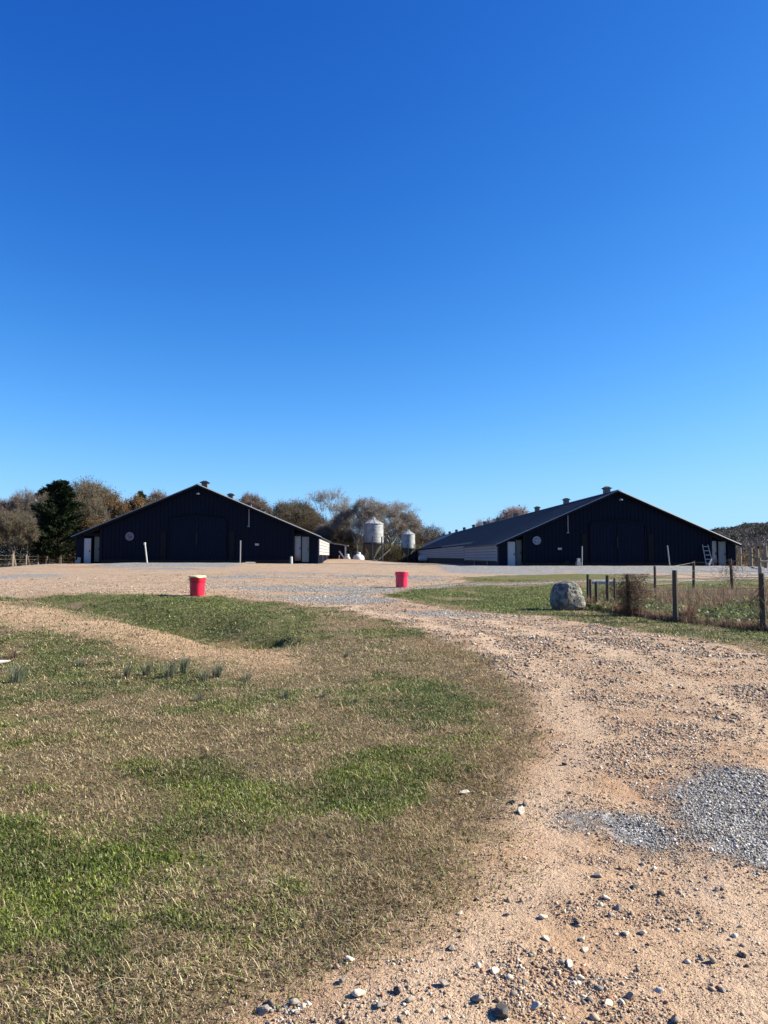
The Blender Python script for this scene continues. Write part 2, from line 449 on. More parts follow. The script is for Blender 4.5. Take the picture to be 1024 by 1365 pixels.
def ground_material():
    t = NT("ground_cover")
    A = t.n("ShaderNodeAttribute", _attribute_name="cover_a").outputs["Color"]
    B = t.n("ShaderNodeAttribute", _attribute_name="cover_b").outputs["Color"]
    sa = t.n("ShaderNodeSeparateColor", Color=A); sb = t.n("ShaderNodeSeparateColor", Color=B)
    road, grav, green = sa.outputs; straw, clay, rub = sb.outputs
    Ba = t.n("ShaderNodeAttribute", _attribute_name="cover_c")
    brown = t.n("ShaderNodeSeparateColor", Color=Ba.outputs["Color"]).outputs[0]
    nf = t.noise(38, 4, .7); nm = t.noise(7, 4, .65); nl = t.noise(1.1, 4); nc = t.noise(130, 2, .7)
    nk = t.noise(2.6, 5, .7)
    fine = t.math('MULTIPLY_ADD', nf, .42, t.math('MULTIPLY_ADD', nm, .33, t.math('MULTIPLY', nk, .25)))
    def edge(m, w=.22, th=.5, nz=fine, k=1.3):
        s = t.math('MULTIPLY_ADD', t.math('SUBTRACT', nz, .5), k, m)
        return t.ramp(s, th - w, th + w)
    f2 = t.ramp(nf, .32, .68)
    c = t.mix(f2, (.05, .036, .02), (.36, .265, .15))
    c = t.mix(t.ramp(nl, .35, .65, 0, .45), c, (.26, .185, .10))
    c = t.mix(edge(brown, .3), c, t.mix(f2, (.13, .085, .045), (.38, .26, .15)))
    c = t.mix(edge(straw, .25), c, t.mix(f2, (.44, .30, .18), (.66, .46, .29)))
    gcol = t.mix(t.ramp(nf, .35, .7), (.05, .066, .012), (.19, .20, .055))
    gcol = t.mix(t.ramp(nk, .40, .66, 0, .6), gcol, (.21, .17, .075))
    c = t.mix(edge(green, .16, .5, fine, 2.2), c, gcol)
    # dirt
    d = t.mix(t.ramp(nl, .35, .65), (.54, .35, .21), (.64, .45, .295))
    d = t.mix(t.ramp(nm, .4, .75, 0, .4), d, (.40, .25, .14))
    d = t.mix(t.ramp(nf, .55, .8, 0, .5), d, (.70, .54, .38))
    # clay tone
    rutc = t.n("ShaderNodeSeparateColor", Color=Ba.outputs["Color"]).outputs[2]
    d = t.mix(t.ramp(rutc, .15, .85, 0, .55), d, (.70, .52, .36))
    d = t.mix(edge(clay, .4), d, (.52, .285, .15))
    c = t.mix(edge(road, .2, .5, fine, .9), c, d)
    c = t.mix(t.math('MULTIPLY', edge(clay, .3), .4), c, t.mix(f2, (.38, .19, .10), (.56, .32, .18)))
    # stones in the dirt
    ys_ = t.n("ShaderNodeSeparateXYZ", Vector=t.coord()).outputs[1]
    def stones(scale, tone):
        v = t.voro(scale, WV, out='Color'); dd = t.voro(scale, WV, out='Distance')
        r = t.n("ShaderNodeSeparateColor", Color=v).outputs
        cc = t.mix(r[0], tone[0], tone[1])
        cc = t.mix(t.ramp(r[1], .72, .8), cc, tone[2])
        return cc, dd, r[2]
    wv = t.n("ShaderNodeVectorMath", i0=t.coord()); wv.operation = 'ADD'
    wsc = t.n("ShaderNodeVectorMath", i0=t.noise(22, 3, .6, out=1)); wsc.operation = 'SCALE'; wsc.inputs[3].default_value = .055
    t.t.links.new(wsc.outputs[0], wv.inputs[1]); WV = wv.outputs[0]
    s1, d1, r1 = stones(26, ((.20, .155, .115), (.50, .41, .31), (.70, .62, .50)))
    pres = t.math('MULTIPLY', t.ramp(t.math('MULTIPLY_ADD', rub, .75, t.math('MULTIPLY', r1, .75)), .62, .70), t.ramp(d1, .52, .40))
    pres = t.math('MULTIPLY', pres, t.ramp(ys_, 6, 11))
    c = t.mix(pres, c, s1)
    s3, d3, r3 = stones(9.5, ((.20, .155, .115), (.46, .38, .29), (.62, .55, .45)))
    pres3 = t.math('MULTIPLY', t.ramp(t.math('MULTIPLY_ADD', rub, .6, t.math('MULTIPLY', r3, .7)), .76, .82), t.ramp(d3, .42, .30)); pres3 = t.math('MULTIPLY', pres3, t.ramp(ys_, 12, 20))
    c = t.mix(pres3, c, s3)
    s2, d2, r2 = stones(34, ((.15, .15, .148), (.40, .395, .385), (.62, .61, .59)))
    ge = edge(grav, .12, .5, fine, 1.5)
    c = t.mix(ge, c, s2)
    h = t.math('MULTIPLY_ADD', nf, .7, t.math('MULTIPLY', nc, .3))
    h = t.math('ADD', h, t.math('MULTIPLY', pres, .5))
    h = t.math('ADD', h, t.math('MULTIPLY', pres3, 1.2))
    h = t.math('ADD', h, t.math('MULTIPLY', ge, t.math('MULTIPLY', r2, .8)))
    c = t.mix(1.0, c, (AK, AK, AK), 'MULTIPLY')
    nrm = t.bump(h, .9, .03)
    nrm = t.bump(nm, .5, .05, nrm)
    t.set(Base__Color=c, Roughness=.95, Specular__IOR__Level=.15, Normal=nrm)
    return t.m
GM = ground_material()
me = np_mesh("ground", np.stack([gx, gy, gz], 1), loops, np.full(len(ii), 4), GM, smooth=True, attrs={
    "cover_a": np.stack([mk["road"], mk["grav"], mk["green"]], 1),
    "cover_b": np.stack([mk["straw"], mk["clay"], mk["rub"]], 1),
    "cover_c": np.stack([mk["brown"], mk["garden"], mk["rut"]], 1)})
ground = np_obj("ground", me); tag(ground, kind="structure")

# ------------------------------------------------------------------ grass blades and stones near the camera
rng = np.random.default_rng(5)
def fan(n, r0, r1, half=44, power=1.0):
    n = int(n*1.26)
    """random places on the ground, denser towards where one stands"""
    u = rng.random(n)
    r = r0 * (r1/r0)**(u**power)
    a = np.radians(rng.uniform(-half, half, n))
    x = r*np.sin(a); y = r*np.cos(a)
    return x, y, r
def blades(x, y, r, L, W, lean, col, h0=0.0, flat=None, bend=.5):
    """tapered bent blades: one quad and one triangle each"""
    n = len(x)
    z = H(x, y) + h0
    az = rng.uniform(0, 2*np.pi, n)
    dx, dy = np.cos(az), np.sin(az)
    sx, sy = -dy, dx
    ln = lean
    mid = np.stack([x + dx*L*.5*np.sin(ln*.8), y + dy*L*.5*np.sin(ln*.8), z + L*.5*np.cos(ln*.8)], 1)
    l2 = np.minimum(ln*(1+bend), 1.75)
    tip = mid + np.stack([dx*L*.5*np.sin(l2), dy*L*.5*np.sin(l2), L*.5*np.cos(l2)], 1)
    S = np.stack([sx, sy, np.zeros(n)], 1) * (W/2)[:, None]
    base = np.stack([x, y, z - .004], 1)
    V = np.stack([base - S, base + S, mid + S*.8, mid - S*.8, tip], 1).reshape(-1, 3)
    b = np.arange(n)*5
    lp = np.stack([b, b+1, b+2, b+3, b+3, b+2, b+4], 1).ravel()
    sz = np.tile([4, 3], n)
    return V, lp, sz, np.repeat(col, 5, 0)
def choose(p): return rng.random(len(p)) < p
straw_m = attr_mat("dead_grass_blade", .75, .25)
green_m = attr_mat("green_grass_blade", .6, .35, .35)
stone_m = attr_mat("crushed_stone", .85)

x, y, r = fan(900000, 2.1, 24)
m = masks(x, y)
keep = choose(np.clip((1-m["road"]*1.15), 0.012, 1)*(1-.85*m["grav"])*(1-.5*np.clip(m["green"], 0, 1))*(.35+.65*sstep(.3, .55, fbm(x, y, 3.3, 203, 3))) * np.where(r < 15, 1, .5) * (1-.6*np.clip(m["clay"]*1.2, 0, 1)))
x, y, r = x[keep], y[keep], r[keep]; m = {k: v[keep] for k, v in m.items()}
n = len(x)
q = rng.random(n)[:, None]; q2 = rng.random(n)[:, None]
col = np.array([.20, .145, .068])*(1-q) + np.array([.76, .61, .36])*q
col = np.where(q2 > .93, np.array([.78, .68, .48]), col)
col = np.where(q2 < .25, np.array([.13, .09, .045]), col)
hu = sstep(.35, .65, fbm(x, y, 1.6, 211, 4))[:, None]; col = col*(1-.55*hu) + col*np.array([.92, .88, .86])*.55*hu; hv = sstep(.4, .6, fbm(x, y, 5, 221, 3))[:, None]; col = col*(1 + .35*(hv-.5))
s_ = np.clip(m["straw"], 0, 1)[:, None]; col = col*(1-s_*.75) + np.array([.66, .46, .30])*(s_*.75)
s_ = np.clip(m["brown"], 0, 1)[:, None]; col = col*(1 - s_*np.array([.06, .16, .2]))
clump = fbm(x, y, 7, 201, 2)
lng = rng.random(n) < .018
L = np.where(lng, 3.2, 1.0)*np.minimum(.018*np.exp(rng.normal(0, .5, n)), .09)*(.6+.9*clump)*np.clip(.8 + r/14, 1, 2.2); W = rng.uniform(.0016, .0042, n)*np.clip(r/4.5, 1, 3.8)
lean = np.where(lng, 1.50, np.minimum(rng.uniform(.8, 1.9, n), 1.56))
V, lp, sz, cc = blades(x, y, r, L, W, lean, col*(.75+.5*clump[:, None]), .004, bend=.12)
o = np_obj("dead_grass", np_mesh("dead_grass", V, lp, sz, straw_m, cc))
tag(o, "short dry straw coloured grass lying matted over the near lawn", "grass", kind="stuff")

x, y, r = fan(700000, 2.1, 40)
m = masks(x, y)
gg = m["green"]
patch = fbm(x, y, 2.6, 91, 3)
keep = choose(np.clip(sstep(.30, .72, gg + (patch-.5)*1.5), .13, 1)*(1-m["road"])*(1-.9*m["grav"]))
x, y, r = x[keep], y[keep], r[keep]; gg = gg[keep]
n = len(x)
q = rng.random(n)[:, None]; q2 = rng.random(n)[:, None]
col = np.array([.035, .068, .008])*(1-q) + np.array([.24, .33, .04])*q
col = np.where(q2 > .93, np.array([.46, .50, .22]), col)
dry = (np.clip(.75-gg, 0, 1)*.9)[:, None]*rng.random((n, 1)); col = col*(1-dry) + np.array([.26, .23, .12])*dry
hu = sstep(.35, .65, fbm(x, y, 1.9, 231, 4))[:, None]; col = col*(.75+.5*hu)*np.array([1, 1, 1]) + hu*np.array([.02, .01, 0])
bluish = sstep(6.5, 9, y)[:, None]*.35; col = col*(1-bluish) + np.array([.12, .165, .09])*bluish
broad = rng.random(n) < .55
L = np.where(broad, rng.uniform(.010, .024, n), rng.uniform(.015, .04, n))*np.clip(.8+r/16, 1, 2.4)
W = np.where(broad, rng.uniform(.006, .012, n), rng.uniform(.002, .004, n))*np.clip(r/6, 1, 4)
lean = np.where(broad, rng.uniform(.5, 1.5, n), rng.uniform(.2, 1.1, n))
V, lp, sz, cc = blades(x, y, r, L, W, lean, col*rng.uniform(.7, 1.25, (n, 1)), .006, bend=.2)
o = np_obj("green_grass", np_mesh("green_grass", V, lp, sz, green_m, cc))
tag(o, "low green clover and grass growing in patches over the near lawn", "grass", kind="stuff")

# crushed stone: jittered icosahedra
g_ = (1+5**.5)/2
ICO = np.array([(-1,g_,0),(1,g_,0),(-1,-g_,0),(1,-g_,0),(0,-1,g_),(0,1,g_),(0,-1,-g_),(0,1,-g_),(g_,0,-1),(g_,0,1),(-g_,0,-1),(-g_,0,1)])/math.sqrt(1+g_*g_)
IF = np.array([(0,11,5),(0,5,1),(0,1,7),(0,7,10),(0,10,11),(1,5,9),(5,11,4),(11,10,2),(10,7,6),(7,1,8),(3,9,4),(3,4,2),(3,2,6),(3,6,8),(3,8,9),(4,9,5),(2,4,11),(6,2,10),(8,6,7),(9,8,1)])
def stones(x, y, size, col, sink=.25):
    n = len(x)
    V = np.repeat(ICO[None], n, 0) * (1 + rng.uniform(-.46, .34, (n, 12, 1)))
    sc = np.stack([rng.uniform(.7, 1.3, n), rng.uniform(.55, 1, n), rng.uniform(.35, .75, n)], 1)*size[:, None]
    V = V*sc[:, None, :]
    a = rng.uniform(0, 2*np.pi, n); ca, sa = np.cos(a)[:, None], np.sin(a)[:, None]
    tl = rng.normal(0, .3, n); ct, st = np.cos(tl)[:, None], np.sin(tl)[:, None]
    X, Y, Z = V[..., 0], V[..., 1], V[..., 2]
    X, Z = X*ct - Z*st, X*st + Z*ct
    X, Y = X*ca - Y*sa, X*sa + Y*ca
    z = H(x, y)
    V = np.stack([X + x[:, None], Y + y[:, None], Z + (z + sc[:, 2]*(1-2*sink)*.8)[:, None]], -1).reshape(-1, 3)
    lp = (IF[None] + (np.arange(n)*12)[:, None, None]).ravel()
    return V, lp, np.full(n*20, 3), np.repeat(col, 12, 0)
def stone_cols(n, kind):
    q = rng.random(n)[:, None]; t_ = rng.random(n)[:, None]
    if kind == 'grey':
        c = np.array([.18, .16, .13])*(1-q) + np.array([.58, .54, .47])*q
        c = np.where(t_ > .88, np.array([.80, .77, .72]), c)
    else:
        c = np.array([.27, .19, .125])*(1-q) + np.array([.58, .45, .32])*q
        c = np.where(t_ > .88, np.array([.78, .69, .55]), c)
        c = np.where(t_ < .15, np.array([.26, .235, .21]), c)
        c = np.where((t_ > .2) & (t_ < .32), np.array([.42, .22, .13]), c)
    return c * rng.uniform(.85, 1.1, (n, 1))
x, y, r = fan(800000, 2.0, 42)
m = masks(x, y)
pg = sstep(.35, .75, m["grav"] + (fbm(x, y, 5, 101, 2)-.5)*.5)
cl = fbm(x, y, 1.7, 103, 4); cl2 = fbm(x, y, 6, 105, 2)
pr = m["road"]*(1-.75*m["rut"])*np.clip(.045 + m["rub"]*.9*sstep(.38, .58, cl*.6+cl2*.4) + .3*sstep(.6, .7, cl), 0, 1)
pl = .0025*(1-m["road"])
sel = choose(np.clip(np.maximum(pg*1.0, np.maximum(pr*np.interp(r, [5, 9, 16, 26, 42], [1.15, 1.2, 1.4, 1.4, .9]), pl)), 0, 1))
isg = (pg > rng.random(len(x))*.9)[sel]
x, y, r = x[sel], y[sel], r[sel]; n = len(x)
lg = np.exp(rng.normal(0, .52, n))
size = np.where(isg, .0066*np.exp(rng.normal(0, .32, n)), .0046*lg)*np.clip(r/5.5, .85, 2.6)
size = np.minimum(size, np.clip(.0032*r, .017, .05))
col = np.where(isg[:, None], stone_cols(n, 'grey'), stone_cols(n, 'tan'))
V, lp, sz, cc = stones(x, y, size, col)
o = np_obj("loose_gravel", np_mesh("loose_gravel", V, lp, sz, stone_m, cc))
tag(o, "loose grey and tan gravel strewn over the dirt road", "gravel", kind="stuff")


# fine grit: tiny tetrahedra pressed into the dirt
x, y, r = fan(420000, 2.0, 13)
m = masks(x, y); k = choose(np.clip(m["road"]*(.35+.6*fbm(x, y, 2.2, 401, 3)) + .5*m["grav"], 0, 1)); x, y, r = x[k], y[k], r[k]; n = len(x)
TET = np.array([(1, 1, 1), (1, -1, -1), (-1, 1, -1), (-1, -1, 1)])/1.73
TF = np.array([(0, 1, 2), (0, 3, 1), (0, 2, 3), (1, 3, 2)])
sz_ = .0024*np.exp(rng.normal(0, .4, n))*np.clip(r/4, .9, 3)
V = (TET[None]*(1+rng.uniform(-.4, .4, (n, 4, 3))))*sz_[:, None, None]; V[..., 2] *= .7
an = rng.uniform(0, 6.28, n); ca, sa = np.cos(an)[:, None], np.sin(an)[:, None]
X_, Y_ = V[..., 0]*ca - V[..., 1]*sa, V[..., 0]*sa + V[..., 1]*ca
V = np.stack([X_ + x[:, None], Y_ + y[:, None], V[..., 2] + (H(x, y) + sz_*.15)[:, None]], -1).reshape(-1, 3)
lp = (TF[None] + (np.arange(n)*4)[:, None, None]).ravel()
o = np_obj("grit", np_mesh("grit", V, lp, np.full(n*4, 3), stone_m, np.repeat(stone_cols(n, 'tan')*.9, 4, 0)))
tag(o, "fine tan grit pressed into the near dirt road", "grit", kind="stuff")

# bigger stones one can point at
def rock_mesh(name, seed, sub=2, amp=.28, flat=.7, mat=None, fr=1.6):
    import bmesh
    bm = bmesh.new(); bmesh.ops.create_icosphere(bm, subdivisions=sub, radius=1)
    rs = np.random.default_rng(seed)
    pl_ = [(Vector(rs.normal(size=3)).normalized(), rs.uniform(.42, .72)) for _ in range(11)]
    for v in bm.verts:
        p = v.co.copy()
        for nrm, dd in pl_:
            k = p.dot(nrm)
            if k > dd: p -= nrm*(k-dd)*.97
        from mathutils import noise as mn
        p *= 1 + amp*.4*mn.noise(p*fr + Vector((seed, 0, 0)))
        p.z *= flat
        v.co = p
    me = bpy.data.meshes.new(name); bm.to_mesh(me); bm.free()
    me.materials.append(mat); return me
rock_pale = simple("pale_stone", (.78, .67, .52), .85, .3, 30, .5, dist=.004)
rock_grey = simple("grey_stone", (.36, .31, .26), .85, .35, 30, .5, dist=.004)
rock_dark = simple("dark_stone", (.12, .105, .095), .85, .35, 30, .5, dist=.004)
protos = [rock_mesh("loose_stone", 30+i, 3, .3, .65, [rock_pale, rock_grey, rock_pale, rock_grey, rock_dark, rock_pale][i]) for i in range(6)]
STN = [(752,1022,.035,4),(724,1222,.034,0),(808,1196,.034,0),(824,1208,.038,1),(798,1165,.045,1),(776,1249,.026,0),(834,1242,.03,0),(728,1251,.026,0),
       (759,1284,.032,0),(715,1345,.036,0),(750,1282,.026,3),(637,1340,.035,3),(668,1357,.05,4),(592,1320,.04,1),(950,1275,.034,3),(880,1187,.03,4),
       (675,1217,.026,1),(957,1184,.026,1),(900,1355,.03,3),(963,1312,.026,1),(478,1333,.04,0),(455,1312,.036,1),(466,1282,.036,0),(636,1195,.026,1),
       (780,1262,.028,2),(812,1335,.03,2),(700,1312,.026,1),(612,1217,.03,2),(530,1332,.03,4),(505,1350,.032,1),(546,1343,.028,3),(350,1350,.04,1),
       (392,1340,.034,3),(695,1085,.05,0),(683,1074,.04,4),(700,1076,.036,4),(840,1325,.03,3),(880,1315,.026,2),(990,1268,.024,4),(620,1058,.05,0),(988,1040,.03,3),
       (856,1240,.026,2),(744,1296,.028,2),(786,1330,.03,3),(660,1300,.03,2),(602,1268,.028,1),(845,1178,.03,4),(770,1230,.026,4)]
for i, (px, py, s, k) in enumerate(STN):
    s *= .74
    X, Y = gnd(px, py)
    o = bpy.data.objects.new("loose_stone", protos[k]); COL.objects.link(o)
    o.location = (X, Y, h1(X, Y) + s*.28); o.scale = (s*random.uniform(.95, 1.3), s*random.uniform(.7, 1), s*random.uniform(.75, 1.1))
    o.rotation_euler = (random.uniform(-.3, .3), random.uniform(-.3, .3), random.uniform(0, 6.28))
    lab = {0: "pale fist sized stone lying loose on the dirt road", 2: "pale fist sized stone lying loose on the dirt road", 5: "pale fist sized stone lying loose on the dirt road",
           1: "grey fist sized stone lying loose on the dirt road", 3: "grey fist sized stone lying loose on the dirt road", 4: "dark fist sized stone lying loose on the dirt road"}[k]
    tag(o, lab, "stone", {0: "pale loose stones on the road", 2: "pale loose stones on the road", 1: "grey loose stones on the road", 3: "grey loose stones on the road", 4: "dark loose stones on the road"}[k])

# white rock at the left edge
X, Y = gnd(4, 852)
white_rock_m = simple("chalky_rock", (.72, .69, .64), .8, .15, 12, .5)
o = np_obj("rock", rock_mesh("rock", 77, 3, .35, .38, white_rock_m)); o.scale = (.27, .17, .14)
Y = 11.4; X = (4-512)/FPX*Y
o.location = (X, Y, h1(X, Y) + .03)
tag(o, "flat white rock in the grass at the left edge of the lawn", "rock")

# ================================================================== MATERIALS
def ribbed_metal(name, col, rough=.45, var=.2):
    col = tuple(k*AK for k in col)
    t = NT(name)
    n1 = t.noise(.8, 4); n2 = t.noise(5, 4, .7)
    sc = t.n("ShaderNodeMapping", Scale=(6, 6, .35)); t.put(sc.inputs["Vector"], t.coord())
    st = t.noise(1.6, 4, .6, sc.outputs[0])
    f = t.math('MULTIPLY_ADD', st, .5, t.math('MULTIPLY_ADD', n1, .3, t.math('MULTIPLY', n2, .2)))
    c = t.mix(t.ramp(f, .3, .7), tuple(k*(1-var) for k in col), tuple(k*(1+var) for k in col))
    t.set(Base__Color=c, Roughness=rough, Specular__IOR__Level=.12)
    t.put(t.p.inputs["Normal"], t.bump(n2, .08, .01))
    return t.m
M = {}
M['navy'] = ribbed_metal("navy_siding", (.0034, .0062, .0205), .6)
M['navy_door'] = ribbed_metal("navy_door_panel", (.0040, .0072, .0250), .6)
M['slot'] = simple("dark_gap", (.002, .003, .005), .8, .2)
M['trim_dark'] = ribbed_metal("dark_trim", (.005, .007, .012), .5)
M['roof'] = ribbed_metal("slate_blue_roof", (.062, .080, .102), .5, .25)
M['galv'] = ribbed_metal("galvanized_trim", (.34, .34, .34), .5, .15)
M['vent'] = ribbed_metal("vent_metal", (.20, .20, .20), .6)
M['vent_cap'] = ribbed_metal("vent_cap_metal", (.03, .032, .035), .6)
M['found'] = simple("stained_foundation", (.035, .022, .016), .9, .4, 8)
M['wood_under'] = simple("brown_soffit_wood", (.055, .030, .018), .85, .3, 10)
M['panel'] = ribbed_metal("weathered_white_panel", (.46, .435, .43), .7, .12)
M['panel_gap'] = simple("panel_gap", (.08, .075, .075), .8, .2)
M['white'] = simple("white_paint", (.50, .51, .53), .55, .08, 3, .05)
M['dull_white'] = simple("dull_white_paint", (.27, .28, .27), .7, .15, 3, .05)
M['rust_white'] = None
def stained_door():
    t = NT("clay_stained_white_paint")
    s = t.n("ShaderNodeSeparateXYZ", Vector=t.coord())
    f = t.ramp(t.math('MULTIPLY_ADD', t.noise(3, 4), .5, s.outputs[2]), 1.05, .35)
    c = t.mix(f, (.38, .36, .36), (.30, .10, .05)); t.set(Base__Color=c, Roughness=.7); return t.m
M['stained'] = stained_door()
M['black'] = simple("black_metal", (.01, .01, .011), .5, .2)
M['pipe'] = simple("grey_pipe", (.30, .31, .32), .5, .15, 5, .05)
M['post_wood'] = simple("weathered_post_wood", (.11, .085, .062), .9, .45, 14, .8, dist=.01)
M['grey_wood'] = simple("silvery_fence_wood", (.30, .26, .20), .9, .35, 14, .6, dist=.01)
M['pale_wood'] = simple("pale_board", (.62, .60, .55), .8, .15, 10, .3)
M['wire'] = simple("fence_wire", (.32, .29, .26), .5, .2, 10, 0)
M['alu'] = simple("aluminium", (.42, .43, .46), .45, .15, 8, .05)

# ================================================================== BARNS
TH = .0304
def make_barn(cx, cy, z0, Hh, W, W2, side_n, label, left_panel, doors, opts):
    root = empty("poultry_barn", (cx, cy, z0), TH, label, "barn", "dark metal poultry barns")
    S1, LEN = 18.6, 150.
    sl = opts['slope']
    zr = lambda xx: Hh - sl*abs(xx)
    # --- gable wall of standing ribs
    MW = opts['main']
    mb = MB(); step = .305; k = int(MW*2/step); xs_ = np.linspace(-MW, MW, k+1)
    DW, DH0, DH1 = opts['door_w'], opts['door_h0'], opts['door_h1']
    for i in range(k):
        xa, xb = xs_[i], xs_[i+1]; r_ = .05
        for (p, q_, yy) in ((xa, xa+r_, -.035), (xa+r_, xb, 0)):
            z0a = -.4
            mb.add([(p, yy, z0a), (q_, yy, z0a), (q_, yy, zr(q_)-.03), (p, yy, zr(p)-.03)], [(0, 1, 2, 3)])
        for xx in (xa, xa+r_):
            mb.add([(xx, -.035, -.4), (xx, 0, -.4), (xx, 0, zr(xx)-.03), (xx, -.035, zr(xx)-.03)], [(0, 1, 2, 3)])
    # back of the wall
    mb.add([(-MW, .12, -.4), (MW, .12, -.4), (MW, .12, zr(MW)-.03), (0, .12, Hh-.03), (-MW, .12, zr(MW)-.03)], [(4, 3, 2, 1, 0)])
    mb.build("gable_wall", M['navy'], root)
    MB().box((0, -.075, .0), (MW*2+.05, .07, .5)).build("foundation_strip", M['found'], root)
    # corner trims of the main wall
    for s in (-1, 1):
        MB().box((s*(MW+.06), -.03, zr(MW)/2-.2), (.16, .12, zr(MW)+.3)).build("corner_trim", M['trim_dark'], root)
    # --- entry bays either side
    for s in (-1, 1):
        bay = MB()
        # set back wall behind, over the doors
        x0_, x1_ = MW+.14, W
        bay.add([(s*x0_, .62, -.4), (s*x1_, .62, -.4), (s*x1_, .62, zr(x1_)-.05), (s*x0_, .62, zr(x0_)-.05)], [(0, 1, 2, 3) if s > 0 else (3, 2, 1, 0)])
        ow = opts['outer']
        for kx in np.arange(ow, W-.02, .16):
            wv = min(.16, W-kx)
            bay.box((s*(kx+wv/2), -.01 - .02*(int(kx*50) % 2), (zr(kx+wv)-.1-.4)/2), (wv, .06, zr(kx+wv)-.1+.4))
        # header above doors
        bay.box((s*(MW+.14+ow)/2, .02, (2.04+zr(ow))/2), (ow-MW-.16, .05, max(.05, zr(ow)-2.1)))
        bay.build("entry_bay_wall", M['wood_under'] if False else M['navy'], root)
        MB().box((s*(MW+W)/2, .29, zr((MW+W)/2)-.14), (W-MW-.3, .62, .05), rot=Matrix.Rotation(s*math.atan(sl), 3, 'Y')).build("soffit", M['wood_under'], root)
    for (xc, wd, yy, zb, zt, mt, lab) in doors:
        hgt = zt - zb
        d = MB().box((xc, yy, zb+hgt/2), (wd, .05, hgt)).build("entry_door", M[mt], root)
        if lab: d["label"] = lab
        MB().box((xc, yy-.035, zb+hgt*.25), (wd*.7, .02, hgt*.34)).build("door_panel", M[mt], d); MB().box((xc, yy-.035, zb+hgt*.75), (wd*.7, .02, hgt*.3)).build("door_panel", M[mt], d)
        MB().tube([(xc+wd*.36*(1 if xc > 0 else 1), yy-.1, zb+hgt*.48), (xc+wd*.36, yy-.02, zb+hgt*.48)], .035, 8).box((xc+wd*.36, yy-.03, zb+hgt*.5), (.06, .02, .16)).build("door_handle", M['black'], d)
        f = MB()
        for sx in (-1, 1): f.box((xc+sx*(wd/2+.03), yy, zb+hgt/2), (.05, .09, hgt+.06))
        f.box((xc, yy, zt+.045), (wd+.11, .09, .05)); f.build("door_frame", M['trim_dark'], d)
    # --- double door
    dd = MB()
    for s in (-1, 1):
        n_ = 8
        for i in range(n_):
            xa = .02 + (DW-.04)*i/n_; xb = .02 + (DW-.04)*(i+1)/n_
            za = DH1 + (DH0-DH1)*xa/DW; zb = DH1 + (DH0-DH1)*xb/DW
            for (p, q_, yy, zp, zq) in ((xa, xa+.05, -.10, za, za), (xa+.05, xb, -.075, za, zb)):
                dd.add([(s*p, yy, .02), (s*q_, yy, .02), (s*q_, yy, zq), (s*p, yy, zp)], [(0, 1, 2, 3) if s > 0 else (3, 2, 1, 0)])
            dd.add([(s*(xa+.05), -.10, .02), (s*(xa+.05), -.075, .02), (s*(xa+.05), -.075, za), (s*(xa+.05), -.10, za)], [(0, 1, 2, 3)])
    door = dd.build("double_door", M['navy_door'], root)
    tr = MB()
    ang = math.atan((DH1-DH0)/DW); Ld = math.hypot(DW, DH1-DH0)
    for s in (-1, 1):
        tr.box((s*DW/2, -.12, (DH0+DH1)/2+.05), (Ld, .12, .10), rot=Matrix.Rotation(s*ang, 3, 'Y'))
        tr.box((s*(DW+.03), -.10, DH0/2), (.06, .07, DH0))
    tr.box((0, -.115, DH1/2), (.05, .05, DH1-.06))
    tr.build("door_track", M['trim_dark'], door)
    MB().box((-.06, -.15, DH1*.52), (.10, .06, .85)).build("door_handle", M['black'], door)
    for s in (-1, 1):
        MB().box((s*opts['slot'] , -.055, 1.25), (.42, .05, 2.4)).build("vent_slot", M['slot'], root)
    # --- side walls
    zE, zE2 = zr(W), zr(W2)
    for s in (-1, 1):
        sw = MB(); 
        for i, yy in enumerate(np.arange(.0, S1, .3)):
            sw.box((s*(W-.03+.02*(i % 2)), yy+.15, (zE-.05-.4)/2), (.06, .3, zE+.35))
        sw.box((s*(W+W2)/2, S1+.02, (zE-.45)/2), (W-W2, .06, zE+.35))
        sw.build("side_wall", M['navy'], root)
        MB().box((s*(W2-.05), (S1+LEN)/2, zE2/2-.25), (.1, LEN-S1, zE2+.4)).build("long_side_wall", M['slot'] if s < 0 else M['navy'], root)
        # white curtain panels
        p = MB(); zb, zt = opts['panel'][0 if s < 0 else 1]
        nb = 5; hh = (zt-zb)/nb
        for i in range(nb):
            p.box((s*(W+.03+.008*(i % 2)), S1/2+.1, zb+hh*(i+.5)), (.05, S1-.6, hh-.035), 0)
        p.box((s*(W+.012), S1/2+.1, (zb+zt)/2), (.03, S1-.62, zt-zb-.02), 1)
        for yy in (.42, S1-.2): p.box((s*(W+.05), yy, (zb+zt)/2), (.07, .1, zt-zb+.1), 0)
        p.build("curtain_panel", [M['panel'], M['panel_gap']], root)
        p = MB(); hh = (zE2-.55)/6
        for i in range(5):
            p.box((s*(W2+.03), (S1+LEN)/2, .5+hh*(i+.5)), (.05, LEN-S1-3, hh-.04), 0)
        p.box((s*(W2+.005), (S1+LEN)/2, .5+hh*2.5), (.03, LEN-S1-3.1, hh*5-.02), 1)
        p.build("curtain_panel", [M['panel'], M['panel_gap']], root)
        rf_ = MB()
        for yy in np.arange(S1+1, S1+32, 1.2):
            MB().box((s*(W2+.14), yy, zE2-.12), (.5, .07, .12), rot=Matrix.Rotation(s*math.atan(sl), 3, 'Y')).build("rafter_tail", M['pale_wood'], root)
        if s < 0 or True:
            for yy in (4.5, 11.5): MB().box((s*(W+.12), yy, zb/2-.1), (.07, .07, zb+.2)).build("panel_prop", M['pipe'], root)
